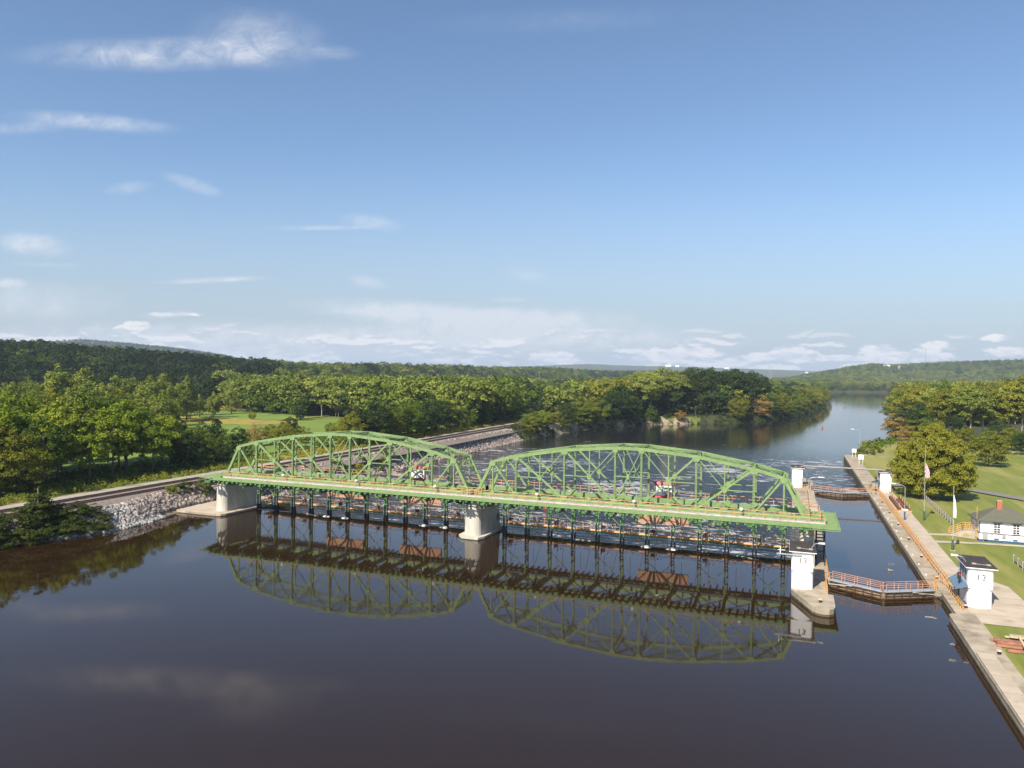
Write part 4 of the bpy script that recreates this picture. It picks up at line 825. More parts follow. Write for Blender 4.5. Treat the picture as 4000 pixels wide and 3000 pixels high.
# ================= lock house =================
t = thing('lock_house', 'small white house with dark green hipped roof and brick chimney beside the lock', 'house', (37.5, 163.7, 1)); x0, x1, y0, y1 = 33.3, 42.4, 160.5, 167.0
MB().box(x0, x1, y0, y1, 1.38, 4.85).build('wall', 'white_paint', t); MB().box(x0-.03, x1+.03, y0-.03, y1+.03, .9, 1.38).build('plinth', 'blue_paint', t)
b = MB(); b.box(x0-.04, x1+.04, y0-.04, y0, 2.44, 2.64); b.box(x0-.04, x0, y0, y1, 2.44, 2.64); b.box(x0-.05, x0+.10, y0-.05, y0-.001, 2.6, 4.8); b.box(x0-.05, x0-.001, y1-.2, y1, 1.4, 4.8); b.build('dark_trim', 'grey_trim', t)
e = .55; b = MB(); V = [(x0-e, y0-e, 4.85), (x1+e, y0-e, 4.85), (x1+e, y1+e, 4.85), (x0-e, y1+e, 4.85), (36.9, 163.75, 7.25), (38.8, 163.75, 7.25)]
b.add(V, [(0, 1, 5, 4), (1, 2, 5), (2, 3, 4, 5), (3, 0, 4), (3, 2, 1, 0)]); rf = b.build('roof', 'shingle', t)
b = MB(); b.box(x0-e-.05, x1+e+.05, y0-e-.06, y0-e, 4.76, 4.92); b.box(x0-e-.06, x0-e, y0-e, y1+e, 4.76, 4.92); b.build('gutter', 'grey_trim', rf)
b = MB(); b.box(36.65, 37.45, 163.0, 163.8, 6.7, 8.35); ch = b.build('chimney', 'brick', rf); b = MB(); b.box(36.6, 37.5, 162.95, 163.85, 8.35, 8.43); b.build('chimney_cap', 'light_path', rf)
for xa_, xb_, za, zb in ((35.6, 36.65, 2.72, 4.5), (38.65, 39.7, 2.72, 4.5), (41.2, 42.1, 2.72, 4.5)):
    b = MB(); b.box(xa_, xb_, y0-.05, y0-.002, za, zb); f = b.build('window', 'window_glass', t); b = MB()
    for k in range(3): xx = xa_+(xb_-xa_)*k/2; b.box(xx-.035, xx+.035, y0-.08, y0-.052, za, zb)
    for k in range(5): zz_ = za+(zb-za)*k/4; b.box(xa_, xb_, y0-.083, y0-.053, zz_-(.05 if k == 2 else .03), zz_+(.05 if k == 2 else .03))
    b.build('frame', 'white_paint', f); b = MB(); b.box(xa_-.15, xb_+.25, y0-.28, y0-.002, zb+.05, zb+.16); b.build('hood', 'grey_trim', f); b = MB(); b.box(xa_-.08, xb_+.08, y0-.14, y0-.002, za-.12, za-.05); b.build('sill', 'grey_trim', f)
for xa_, xb_ in ((35.7, 36.45), (38.7, 39.45)): b = MB(); b.box(xa_, xb_, y0-.05, y0-.002, 1.45, 1.72); b.build('basement_window', 'window_glass', t)
b = MB(); b.box(33.85, 34.6, y0-.35, y0-.002, 1.4, 2.85); b.build('meter_box', 'grey_metal', t); b = MB(); b.box(37.0, 37.5, y0-.25, y0-.002, 1.9, 2.55); b.build('junction_box', 'grey_metal', t)
b = MB(); b.tube([(34.6, y0-.1, 2.55), (35.2, y0-.1, 2.5), (35.8, y0-.1, 2.02), (37.0, y0-.1, 1.95)], .05, 5); b.tube([(37.4, y0-.15, 1.0), (37.4, y0-.15, 1.95)], .04, 5); b.tube([(33.95, y0-.2, 1.0), (33.95, y0-.2, 1.4)], .04, 5); b.build('conduit', 'grey_metal', t)
b = MB(); b.box(x0-.06, x0-.002, 162.5, 163.6, 2.62, 4.5); b.build('door', 'white_paint', t)
b = MB(); b.tube([(33.1, 161.6, 1), (33.1, 161.6, 7.2)], .06, 6); o = b.build('yellow_pole', 'yellow_rail'); setp(o, 'thin yellow pole standing against the left corner of the white house', 'pole')
t = thing('access_ramp', 'concrete access ramp with orange handrails rising to the side of the white house', 'ramp', (31, 164.5, 1))
b = MB(); b.add([(28.9, 163.9, .9), (31.1, 163.2, .9), (33.2, 162.8, .9), (33.2, 165.0, .9), (31.3, 165.6, .9), (29.3, 166, .9), (28.9, 163.9, 1.05), (31.1, 163.2, 2.25), (33.2, 162.8, 2.45), (33.2, 165, 2.45), (31.3, 165.6, 2.25), (29.3, 166, 1.05)], [(5, 4, 3, 2, 1, 0), (6, 7, 10, 11), (7, 8, 9, 10), (0, 1, 7, 6), (1, 2, 8, 7), (2, 3, 9, 8), (3, 4, 10, 9), (4, 5, 11, 10), (5, 0, 6, 11)]); b.build('ramp_body', 'concrete', t)
b = MB(); rail_run(b, [(28.9, 163.95, 1.05), (31.1, 163.25, 2.25), (33.2, 162.85, 2.45)], 1.1, .8, .055, (1, .62, .25)); b.build('front_handrail', 'yellow_rail', t); b = MB(); rail_run(b, [(29.3, 165.95, 1.05), (31.3, 165.55, 2.25), (33.2, 164.95, 2.45)], 1.1, .8, .055, (1, .62, .25)); b.build('rear_handrail', 'yellow_rail', t)
# ================= floating things =================
def buoy(x, y, z, col, label, h=1.2):
    t = thing('channel_buoy', label, 'buoy', (x, y, z)); MB().tube([(x, y, z-.3), (x, y, z+h*.45)], .4, 10, .36).build('float', 'red_paint', t); MB().tube([(x, y, z+h*.45), (x, y, z+h)], .28, 8, .12).build('top', col, t)
buoy(-57.7+1.0, 172.7, -2, 'white_paint', 'small red and white buoy in the rough water just beyond the right bridge span', 1.6); buoy(18.7, 522, -2, 'red_paint', 'red buoy in the open river far beyond the lock', 1.7); buoy(54.8, 900, -2, 'grey_metal', 'tiny dark buoy farthest away in the middle of the river', 2.2)
def logm(x, y, dx, dy, r, label, z=.03, m='weathered_wood'):
    b = MB(); b.tube([(x, y, z), (x+dx*.5, y+dy*.5+.05, z+.05), (x+dx, y+dy, z)], r, 6, r*.6); b.tube([(x+dx*.6, y+dy*.6, z), (x+dx*.7, y+dy*.7+.3, z+.15)], r*.4, 4); o = b.build('driftwood_log', m); setp(o, label, 'log')
logm(16.8, 109.6, 1.3, -.15, .07, 'pale driftwood log floating below the near lock gate on the lawn side'); logm(17.9, 99.5, .5, -.2, .05, 'short dark stick floating close to the bank wall'); logm(-100.8, 135.0, 5.5, -1.6, .13, 'long driftwood log caught on the sill under the left span'); logm(-38.4, 134.6, 3.4, -.2, .14, 'driftwood log caught against an upright under the right span'); logm(-9.5, 134.2, 4.6, -1.9, .10, 'thin driftwood pole leaning under the right end of the bridge')
logm(-112.8, 134.8, 2.4, .0, .10, 'short driftwood piece at the sill next to the left pier'); logm(-14.6, 134.3, 1.6, .5, .12, 'broken branch lodged at an upright near the right end of the dam')
t = thing('duck', 'small brown duck swimming in the lock chamber', 'duck', (15.5, 133.7, 0)); b = MB(); n = 8
b.tube([(15.1, 133.7, .05), (15.3, 133.7, .12), (15.6, 133.68, .12), (15.8, 133.66, .16)], .13, 8, .05); b.tube([(15.15, 133.7, .1), (15.12, 133.7, .32)], .05, 6); b.tube([(15.16, 133.7, .33), (14.98, 133.7, .31)], .06, 6, .02); b.build('body', 'duck_brown', t, smooth=True)
for x in (-93.6+PW*0, -88.9, -70.1, -65.4, -24.5, -19.8):
    b = MB(); r = random.Random(int(x*7)); n = 16; V = [(x, 134.2, .30)]; 
    for k in range(2):
        for j in range(n): a = 6.283*j/n; rr = (.40, .95)[k]*r.uniform(.75, 1.25); V.append((x+rr*math.cos(a)*1.15, 134.1+rr*math.sin(a)*.55, (.18, -.02)[k]+r.uniform(0, .1)*(1-k)))
    F = [(0, 1+j, 1+(j+1) % n) for j in range(n)]+[(1+j, 1+n+j, 1+n+(j+1) % n, 1+(j+1) % n) for j in range(n)]
    b.add(V, F); o = b.build('foam_mound', 'foam', smooth=True); setp(o, 'white mound of foam piled against the foot of a gate upright', 'foam', 'foam mounds at the gate uprights')
# ================= vegetation =================
def crown_np(seed, prof, n, leaf, clumps=40, rc=.16, gap=.25, flat=.75, droop=0.0):
    """leaf faces for a crown of unit height-1 profile: prof = list of (z, radius); returns quads"""
    r = np.random.default_rng(seed); pz = np.array([p[0] for p in prof]); pr = np.array([p[1] for p in prof])
    zc = r.uniform(pz[0], pz[-1], clumps*4); R = np.interp(zc, pz, pr); keep = r.uniform(0, 1, len(zc)) < R/pr.max(); zc = zc[keep][:clumps]; R = R[keep][:clumps]; k = len(zc)
    a = np.arange(k)*2.399+r.normal(0, .35, k); rad = R*np.sqrt(r.uniform(.15, 1, k)); cc = np.stack([rad*np.cos(a), rad*np.sin(a), zc], 1)
    cr = rc*r.uniform(.6, 1.3, k)*(.55+.6*R/pr.max())
    w = cr**2; w /= w.sum(); ci = r.choice(k, n, p=w)
    d = r.normal(0, 1, (n, 3)); d /= np.linalg.norm(d, axis=1)[:, None]; d[:, 2] = np.abs(d[:, 2])*.85+d[:, 2]*.15 if gap > .3 else d[:, 2]
    rr = r.uniform(.55, 1.05, n)**.6; p = cc[ci]+d*(cr[ci]*rr)[:, None]*np.array([1, 1, flat]); p[:, 2] -= droop*np.abs(rad[ci])*.2
    nrm = d+r.normal(0, .55, (n, 3))+np.array([0, 0, .35]); nrm /= np.linalg.norm(nrm, axis=1)[:, None]
    t = np.cross(nrm, r.normal(0, 1, (n, 3))); t /= np.linalg.norm(t, axis=1)[:, None]; b = np.cross(nrm, t)
    s = leaf*r.uniform(.6, 1.3, n)[:, None]; tt = t*s; bb = b*s*r.uniform(.5, .9, n)[:, None]
    V = np.stack([p-tt, p-bb*.9+tt*.1, p+tt, p+bb], 1).reshape(-1, 3); return V, np.arange(n*4).reshape(-1, 4), cc
def trunk_mb(seed, h0, r0, cc, nl=7, lean=.02):
    r = random.Random(seed); b = MB(); top = Vector((r.uniform(-lean, lean), r.uniform(-lean, lean), h0))
    pts = [Vector((0, 0, -.03)), Vector((top.x*.4, top.y*.4, h0*.45)), top]; b.tube(pts, r0, 7, r0*.45)
    idx = list(range(len(cc))); r.shuffle(idx)
    for i in idx[:nl]:
        c = Vector(cc[i]); st = pts[1].lerp(pts[2], r.uniform(0, 1)) if c.z > h0*.5 else pts[0].lerp(pts[2], .35); mid = st.lerp(c, .5)+Vector((0, 0, .02)); b.tube([st, mid, c], r0*.42, 5, r0*.1)
    return b
def profile(kind, r):
    if kind == 'airy': return [(.24, .10), (.38, .26), (.58, .33), (.78, .27), (.92, .15), (1.0, .04)]
    if kind == 'round': return [(.10, .20), (.28, .38), (.50, .43), (.72, .36), (.88, .22), (1.0, .05)]
    if kind == 'broad': return [(.05, .50), (.16, .68), (.36, .76), (.58, .68), (.78, .50), (.92, .28), (1.0, .10)]
    if kind == 'poplar': return [(.12, .10), (.30, .19), (.55, .20), (.78, .15), (.92, .08), (1.0, .02)]
    if kind == 'high': return [(.36, .12), (.50, .26), (.66, .32), (.82, .28), (.93, .18), (1.0, .05)]
    if kind == 'cone': return [(.08, .24), (.25, .24), (.5, .16), (.75, .085), (.92, .03), (1.0, .008)]
    if kind == 'shrub': return [(.0, .50), (.25, .62), (.55, .52), (.82, .30), (1.0, .08)]
def protomesh(name, kind, seed, n, leaf, leafm, barkm, clumps, rc, gap=.25, flat=.75, join=False, scale=20.0, droop=0, tr=.016):
    pf = profile(kind, None); V, Fq, cc = crown_np(seed, pf, n, leaf, clumps, rc, gap, flat, droop)
    h0 = .75 if kind in ('airy', 'high', 'poplar', 'cone') else .5
    tb = trunk_mb(seed, h0, tr, cc, 9 if kind != 'cone' else 0); V = V*scale; tv = np.array(tb.v)*scale
    if join:
        # trunk faces as quads only
        tf = np.array([f for f in tb.f if len(f) == 4]); VV = np.concatenate([V, tv]); FF = np.concatenate([Fq, tf+len(V)]); mi = np.r_[np.zeros(len(Fq), int), np.ones(len(tf), int)]
        return mesh_np(name, VV, FF, [leafm, barkm], mi)
    tm = bpy.data.meshes.new(name+'_trunk'); tm.from_pydata([tuple(v) for v in tv], [], tb.f); tm.materials.append(MT[barkm]); tm.shade_smooth()
    return mesh_np(name+'_crown', V, Fq, [leafm]), tm
PR = {}
def proto(key, kind, n, leaf, leafm, barkm='bark', clumps=40, rc=.13, var=3, **k): PR[key] = [protomesh(key, kind, 11*i+len(key)*7+3, n, leaf, leafm, barkm, clumps, rc, **k) for i in range(var)]
proto('airy', 'airy', 9500, .0150, 'leaf_airy', 'bark', 110, .068, 4, gap=.4, flat=1.15)
proto('airy2', 'airy', 8500, .0150, 'leaf_green', 'bark', 100, .07, 3, gap=.4, flat=1.15)
proto('round', 'round', 9500, .0165, 'leaf_green', 'bark', 90, .10, 3, gap=.4, flat=1.0)
proto('dark', 'round', 8500, .0165, 'leaf_dark', 'bark', 85, .10, 3, gap=.4, flat=1.0)
proto('olive', 'round', 9500, .0165, 'leaf_olive', 'bark', 90, .10, 3, gap=.4, flat=1.0)
proto('rusty', 'round', 8500, .0165, 'leaf_rust', 'bark', 60, .12, 2, gap=.4)
proto('big', 'broad', 70000, .0150, 'leaf_olive', 'pale_bark', 420, .105, 1, gap=.4, flat=.75)
proto('poplar', 'poplar', 6500, .0140, 'leaf_poplar', 'bark', 60, .062, 3, gap=.2, flat=1.2)
proto('high', 'high', 8500, .0155, 'leaf_poplar', 'pale_bark', 90, .082, 3, gap=.4, flat=1.0)
proto('higholive', 'high', 9000, .0155, 'leaf_olive', 'pale_bark', 90, .082, 3, gap=.4, flat=1.0)
proto('highdark', 'high', 8500, .0160, 'leaf_dark', 'pale_bark', 80, .095, 2, gap=.4, flat=1.05)
proto('conifer', 'cone', 7500, .0170, 'leaf_shrub', 'bark', 90, .055, 2, gap=.2, flat=.5, droop=1.0)
proto('shrub', 'shrub', 3600, .034, 'leaf_shrub', 'bark', 30, .20, 3, gap=.4, scale=3.0)
proto('brushy', 'shrub', 3600, .034, 'leaf_brush', 'bark', 30, .20, 2, gap=.4, scale=3.0)
def tree(key, x, y, h, label, group=None, name='tree', cat='tree', wide=1.0, z=None, i=None, bur=.15):
    r = random.Random(int(x*13+y*7)); v = PR[key][(r.randrange(len(PR[key])) if i is None else i)]
    z = float(gheight(np.array([x]), np.array([y]))[0]) if z is None else z; s0 = 3.0 if key in ('shrub', 'brushy') else 20.0; s = h/s0
    t = thing(name, label, cat, (x, y, z-bur), group); t.rotation_euler = (0, 0, r.uniform(0, 6.28)); t.scale = (s*wide, s*wide, s)
    obj('crown', v[0], t); obj('trunk', v[1], t); return t
# --- single trees one can point to ---
tree('big', 33.9, 214.0, 18.4, 'huge spreading olive green tree overhanging the far right tower and the flagpole', wide=.66, z=1.0)
tree('olive', 64.6, 300, 12.2, 'lone olive yellow tree standing by itself on the right lawn with a dark shadow', wide=1.25)
tree('rusty', 47, 352, 11, 'pinkish brown thin tree at the edge of the river beside the right wood', wide=1.0)
# near left belt between the railway and the field
gl = 'trees in the near belt left of the railway'
belt = [(-168, 84, 17), (-160, 92, 14), (-175, 96, 19), (-186, 92, 20), (-164, 103, 18), (-178, 108, 20), (-171, 116, 21), (-161, 120, 17), (-186, 118, 20), (-196, 110, 21), (-167, 128, 20), (-178, 130, 20), (-172, 138, 22), (-163, 140, 19), (-184, 142, 21), (-192, 132, 20), (-170, 150, 20), (-178, 155, 21), (-164, 157, 17), (-205, 125, 21), (-200, 145, 20), (-214, 140, 22), (-178, 76, 18), (-190, 76, 20), (-206, 84, 22), (-216, 104, 22), (-224, 120, 23), (-168, 67, 15), (-232, 138, 23), (-158, 112, 15), (-160, 131, 16), (-159, 149, 15), (-174, 101, 21), (-183, 150, 21), (-169, 109, 19), (-166, 147, 20), (-176, 123, 22), (-188, 160, 20), (-165, 78, 17), (-181, 84, 20)]
for k, (x, y, h) in enumerate(belt):
    key = ('airy', 'airy', 'airy2', 'airy', 'olive')[k % 5] if k % 11 else 'airy2'
    lab = {'airy': 'tall airy yellow green tree in the near belt left of the railway', 'airy2': 'tall airy mid green tree in the near belt left of the railway', 'olive': 'rounder olive tree in the near belt left of the railway'}[key]
    tree(key, x, y, h*.97, lab, lab.split(' in the')[0]+'s in the near belt', wide=.98)
for k, (x, y, h) in enumerate(((-158, 160, 11), (-163, 168, 12), (-157, 172, 7), (-168, 176, 10), (-176, 188, 13), (-160, 186, 6), (-172, 170, 13))): tree('dark' if k % 2 == 0 else 'round', x, y, h, 'dark rounded tree at the end of the near belt behind the left bridge end' if k % 2 == 0 else 'mid green rounded tree at the end of the near belt behind the left bridge end', 'rounded trees behind the left end of the bridge, '+('dark' if k % 2 == 0 else 'mid green'), wide=.95)
# small trees and bushes along the railway and in the field
gm = [(1000, 1745, 9, 'rusty'), (1060, 1735, 8, 'olive'), (1130, 1725, 10, 'dark'), (1110, 1755, 10, 'olive'), (1190, 1735, 7, 'olive'), (1260, 1755, 6, 'round'), (1330, 1735, 10, 'olive'), (1400, 1745, 8, 'olive'), (1490, 1750, 13, 'olive'), (1540, 1745, 15, 'dark'), (1600, 1735, 16, 'dark'), (1450, 1740, 12, 'dark'), (1660, 1730, 14, 'olive'), (1700, 1725, 11, 'olive'), (1740, 1722, 15, 'round'), (1790, 1715, 16, 'round'), (1850, 1708, 15, 'dark'), (1900, 1700, 17, 'dark'), (1950, 1690, 13, 'dark'), (1990, 1680, 12, 'round'), (2040, 1668, 9, 'round'), (930, 1770, 9, 'dark'), (870, 1790, 8, 'round'), (1570, 1700, 14, 'olive'), (1640, 1690, 15, 'round'), (1700, 1680, 15, 'round'), (1760, 1670, 16, 'olive'), (1820, 1665, 17, 'round'), (1880, 1660, 16, 'dark'), (1930, 1655, 14, 'dark'), (1500, 1690, 11, 'olive'), (1350, 1690, 8, 'olive'), (1290, 1700, 6, 'round')]
for px, py, h, key in gm:
    x, y = GP(px, py, 3.4); x = min(x, -154); tree(key, x, y, h, {'rusty': 'small rusty brown tree beyond the top chord of the left bridge span', 'olive': 'olive yellow tree in the row between the railway and the green field', 'dark': 'dark tree in the row between the railway and the green field', 'round': 'leafy mid green tree in the row between the railway and the green field'}[key], {'rusty': None, 'olive': 'olive trees beside the railway', 'dark': 'dark trees beside the railway', 'round': 'mid green trees beside the railway'}[key])
for px, py, h, key in ((985, 1640, 5, 'olive'), (1170, 1640, 8, 'dark'), (1250, 1620, 6, 'olive')): tree(key, *GP(px, py, 3.4), h, {5: 'tiny lone bush-like tree standing on the weedy strip of the green field', 8: 'dark lone tree at the right end of the weedy field strip', 6: 'olive lone tree at the far right edge of the green field'}[h])
# upright cottonwoods standing in front of the dark wood
for k, (px, ptop, d) in enumerate(((40, 1478, 330), (110, 1470, 350), (227, 1425, 340), (300, 1462, 350), (333, 1440, 340), (460, 1452, 350), (520, 1478, 360), (585, 1465, 350), (640, 1462, 380), (730, 1472, 400), (700, 1485, 410), (150, 1500, 300), (400, 1500, 310), (-60, 1460, 330), (270, 1520, 280), (560, 1510, 300), (640, 1525, 300), (835, 1530, 430), (905, 1515, 470), (780, 1540, 430))):
    yh = 1435+(px/4000)*50; h = CH-(ptop-yh)*d/CF-3.4; a = (px-2000)/CF; x = d*(a*math.cos(CT)-math.sin(CT)); y = d*(math.cos(CT)+a*math.sin(CT))
    tree('poplar', x, y, h, 'slender upright pale green tree standing in front of the dark wooded hill', 'slender upright trees before the dark wood', wide=1.25)
for k, (px, d, h) in enumerate(((20, 285, 19), (80, 300, 21), (140, 280, 19), (190, 300, 20), (250, 310, 19), (350, 300, 20), (430, 320, 20), (480, 300, 17), (540, 330, 18), (600, 330, 16), (-40, 300, 20), (-100, 280, 21), (310, 270, 17), (660, 340, 14), (520, 280, 15), (100, 265, 18), (620, 390, 15), (700, 440, 12), (760, 450, 12), (830, 455, 12))):
    a = (px-2000)/CF; x = d*(a*math.cos(CT)-math.sin(CT)); y = d*(math.cos(CT)+a*math.sin(CT)); tree('round' if k % 3 else 'olive', x, y, h, 'mid green rounded tree in the row behind the near left belt' if k % 3 else 'olive rounded tree in the row behind the near left belt', 'second row trees on the left, '+('mid green' if k % 3 else 'olive'))
# left river bank wood: front rank trees, from the railway bend to the far point
front = [(2110, 1712, 13, 'round'), (2170, 1716, 11, 'olive'), (2230, 1708, 12, 'airy'), (2290, 1692, 15, 'dark'), (2150, 1695, 8, 'olive'), (2210, 1690, 9, 'olive'), (2275, 1680, 17, 'round'), (2340, 1682, 18, 'olive'), (2400, 1676, 17, 'round'), (2450, 1672, 21, 'dark'), (2500, 1668, 22, 'dark'), (2250, 1640, 12, 'olive'), (2300, 1645, 24, 'higholive'), (2360, 1648, 26, 'high'), (2420, 1648, 27, 'high'),
         (2540, 1660, 31, 'high'), (2580, 1652, 33, 'high'), (2500, 1640, 31, 'high'), (2460, 1640, 29, 'high'), (2630, 1652, 32, 'high'), (2680, 1650, 32, 'highdark'), (2720, 1648, 33, 'highdark'), (2760, 1646, 33, 'highdark'), (2800, 1646, 31, 'highdark'), (2840, 1645, 32, 'highdark'), (2880, 1644, 31, 'highdark'), (2920, 1640, 31, 'highdark'), (2960, 1638, 29, 'highdark'), (2780, 1636, 34, 'dark'), (2860, 1632, 34, 'dark'), (2700, 1636, 35, 'dark'), (2940, 1630, 32, 'dark'),
         (2915, 1655, 17, 'olive'), (2990, 1648, 18, 'rusty'), (3050, 1643, 19, 'airy2'), (3090, 1638, 18, 'olive'), (3130, 1630, 18, 'round'), (3160, 1620, 16, 'olive'), (3190, 1610, 16, 'round'), (3210, 1600, 16, 'olive'), (3225, 1590, 16, 'olive'), (3020, 1630, 23, 'round'), (3070, 1622, 20, 'dark'), (3110, 1612, 19, 'round'), (3150, 1602, 17, 'olive'), (3185, 1592, 16, 'olive'), (3215, 1580, 15, 'round'), (3235, 1572, 15, 'olive'), (2660, 1665, 10, 'round'), (2740, 1662, 8, 'rusty'), (2600, 1668, 10, 'round')]
nm = {'round': 'mid green', 'olive': 'olive yellow', 'airy': 'bright yellow green', 'airy2': 'silvery mid green', 'dark': 'dark green', 'high': 'tall pale trunked light green', 'highdark': 'tall pale trunked dark green', 'higholive': 'tall pale trunked olive', 'rusty': 'rusty orange'}
for px, py, h, key in front:
    x, y = GP(px, py-8, -1.0); bx = float(np.interp(y, LBY, LBX)); x = min(x, bx-3)
    tree(key, x, y, h, '%s tree on the wooded left river bank below the dam' % nm[key], nm[key]+' trees on the left river bank', wide=1.05)
# right bank wood
rw = [(3500, 1712, 14, 'rusty'), (3540, 1700, 22, 'higholive'), (3590, 1690, 25, 'higholive'), (3560, 1712, 20, 'dark'), (3640, 1700, 25, 'high'), (3690, 1705, 25, 'higholive'), (3740, 1705, 26, 'higholive'), (3790, 1715, 27, 'high'), (3840, 1712, 26, 'higholive'), (3890, 1715, 25, 'higholive'), (3940, 1715, 28, 'high'), (3990, 1718, 30, 'higholive'), (4040, 1715, 29, 'higholive'), (3600, 1715, 16, 'round'), (3720, 1720, 13, 'dark'), (3950, 1765, 9, 'olive'), (3990, 1775, 9, 'round'), (3900, 1730, 12, 'dark'), (4020, 1790, 10, 'dark'), (3520, 1670, 22, 'round'), (3545, 1650, 26, 'olive'), (3600, 1655, 28, 'olive'), (3670, 1655, 29, 'round'), (3750, 1660, 29, 'olive'), (3830, 1660, 28, 'olive'), (3910, 1660, 29, 'olive'), (3980, 1660, 31, 'olive'), (3500, 1640, 22, 'olive'), (3490, 1620, 23, 'round'), (3660, 1735, 12, 'olive'), (3770, 1745, 10, 'olive'), (3480, 1600, 22, 'olive'), (3860, 1745, 9, 'round')]
for px, py, h, key in rw:
    x, y = GP(px, py, 1.8); bx = float(np.interp(y, RBY, RBX)); x = max(x, bx+4); tree(key, x, y, h, '%s tree on the wooded right bank beyond the lawn' % nm[key], nm[key]+' trees on the right bank', wide=1.1)
# bushes: near left bank, downstream point
gb2 = 'dark bushes on the near left bank'
tree('conifer', -129.6, 95.5, 9.0, 'dark feathery conifer on the near left bank in front of the railway', name='conifer', wide=1.5); tree('conifer', -131.2, 86, 6.5, 'smaller feathery conifer at the left edge of the near bank', name='conifer', wide=1.6)
for x, y, h in ((-128.5, 99, 3.2), (-129.5, 97, 4), (-126.8, 94, 3.4), (-127.5, 91, 3.6), (-130.5, 91, 4.4), (-128.8, 88, 3.4), (-131.5, 87, 4.5), (-130.2, 84, 3.6), (-132.6, 81, 4.6), (-131.6, 78, 3.6), (-134, 76, 4.6), (-133.5, 71, 4.4), (-125.8, 97.5, 2.4), (-126.0, 100.5, 2.0), (-136, 67, 4.5), (-123.8, 101.5, 2.6), (-125.5, 98.5, 3.2), (-123.2, 104.0, 2.0), (-126.8, 100.5, 3.4), (-127.0, 104.5, 2.4), (-125.3, 105.5, 1.8), (-128.5, 103, 2.6)): tree('shrub', x, y, h, 'dense dark green bush overhanging the pool on the near left bank', gb2, name='bush', cat='bush', wide=1.35)
for k, (px, py, h) in enumerate(((3345, 1772, 3.0), (3362, 1768, 2.6), (3380, 1775, 2.2), (3400, 1762, 2.4), (3420, 1755, 2.4), (3440, 1772, 2.0), (3380, 1745, 4.5), (3400, 1740, 3), (3430, 1738, 3.6), (3470, 1733, 3), (3410, 1778, 2.0), (3330, 1776, 2.0))): tree('shrub' if k % 3 else 'brushy', *GP(px, py, .6), h, 'dark green shrub at the downstream point behind the white signs' if k % 3 else 'pale green shrub at the downstream point behind the white signs', 'shrubs at the downstream point, '+('dark' if k % 3 else 'pale'), name='shrub', cat='shrub')
for k, (y, d) in enumerate(((186, 3.0), (192, 4.5), (200, 2.0), (206, 4.5), (216, 3), (222, 4.6), (128, 5.8), (132, 6), (178, 3), (212, 1.6), (196, 1.2), (136, 4.5))): tree('shrub' if k % 2 else 'brushy', float(np.interp(y, LBY, LBX))-d, y, 2.6+(k % 3)*.6, 'dark green shrub growing through the brown riprap behind the left bridge span' if k % 2 else 'pale green shrub growing through the brown riprap behind the left bridge span', 'shrubs in the riprap, '+('dark' if k % 2 else 'pale'), name='shrub', cat='shrub')
# --- low brush strips (uncountable) ---
def brush(name, label, m, pts, hmin, hmax, leaf, dens):
    p = np.asarray(pts); n = len(p); r = np.random.default_rng(n); k = dens; c = np.repeat(p, k, 0); hh = np.repeat(r.uniform(hmin, hmax, n), k)
    d = r.normal(0, 1, (len(c), 3)); d /= np.linalg.norm(d, axis=1)[:, None]; d[:, 2] = np.abs(d[:, 2]); q = np.zeros_like(d); q[:, :2] = c+d[:, :2]*hh[:, None]*.75; q[:, 2] = gheight(c[:, 0], c[:, 1])+d[:, 2]*hh*r.uniform(.6, 1, len(c))
    nr = d+r.normal(0, .5, d.shape)+np.array([0, 0, .3]); nr /= np.linalg.norm(nr, axis=1)[:, None]; t = np.cross(nr, r.normal(0, 1, d.shape)); t /= np.linalg.norm(t, axis=1)[:, None]; b = np.cross(nr, t); s = leaf*r.uniform(.6, 1.3, len(c))[:, None]
    V = np.stack([q-t*s, q-b*s*.7, q+t*s, q+b*s*.7], 1).reshape(-1, 3); o = obj(name, mesh_np(name, V, np.arange(len(V)).reshape(-1, 4), [m])); setp(o, label, 'undergrowth', kind='stuff')
def strip(n, x0, x1, y0, y1, seed):
    r = np.random.default_rng(seed); return np.stack([r.uniform(x0, x1, n), r.uniform(y0, y1, n)], 1)
brush('undergrowth', 'yellow green weeds and low brush along the far side of the gravel road', 'leaf_brush', strip(520, -157, -149.5, 50, 200, 1), .6, 1.7, .17, 60)
brush('undergrowth', 'dark low brush under the near belt of trees left of the railway', 'leaf_green', strip(520, -178, -154, 50, 185, 2), 1.0, 2.8, .24, 60)
brush('undergrowth', 'golden yellow weeds in the strip beside the railway beyond the dam', 'leaf_gold', strip(900, -156, -147, 190, 560, 3), .6, 1.6, .22, 40)
brush('undergrowth', 'green brush mixed into the weeds beside the railway beyond the dam', 'leaf_brush', strip(600, -162, -148, 180, 560, 4), .8, 2.0, .24, 40)
yy = np.random.default_rng(5).uniform(345, 950, 900); brush('undergrowth', 'low green brush lining the left river bank under the wood', 'leaf_shrub', np.stack([np.interp(yy, LBY, LBX)-np.random.default_rng(6).uniform(-.3, 11, 900), yy], 1), 1.2, 3.8, .42, 40)
yy = np.random.default_rng(7).uniform(345, 1300, 800); brush('undergrowth', 'low green brush lining the right river bank under the wood', 'leaf_green', np.stack([np.interp(yy, RBY, RBX)+np.random.default_rng(8).uniform(0, 12, 800), yy], 1), 1.0, 3.5, .45, 36)
px_ = np.random.default_rng(9); q = np.array([GP(a, b, 3.4) for a, b in zip(px_.uniform(700, 1150, 260), px_.uniform(1580, 1600, 260))]); brush('undergrowth', 'tall reddish reeds between the far green field and the road', 'leaf_gold', q, 1, 2.4, .5, 30)
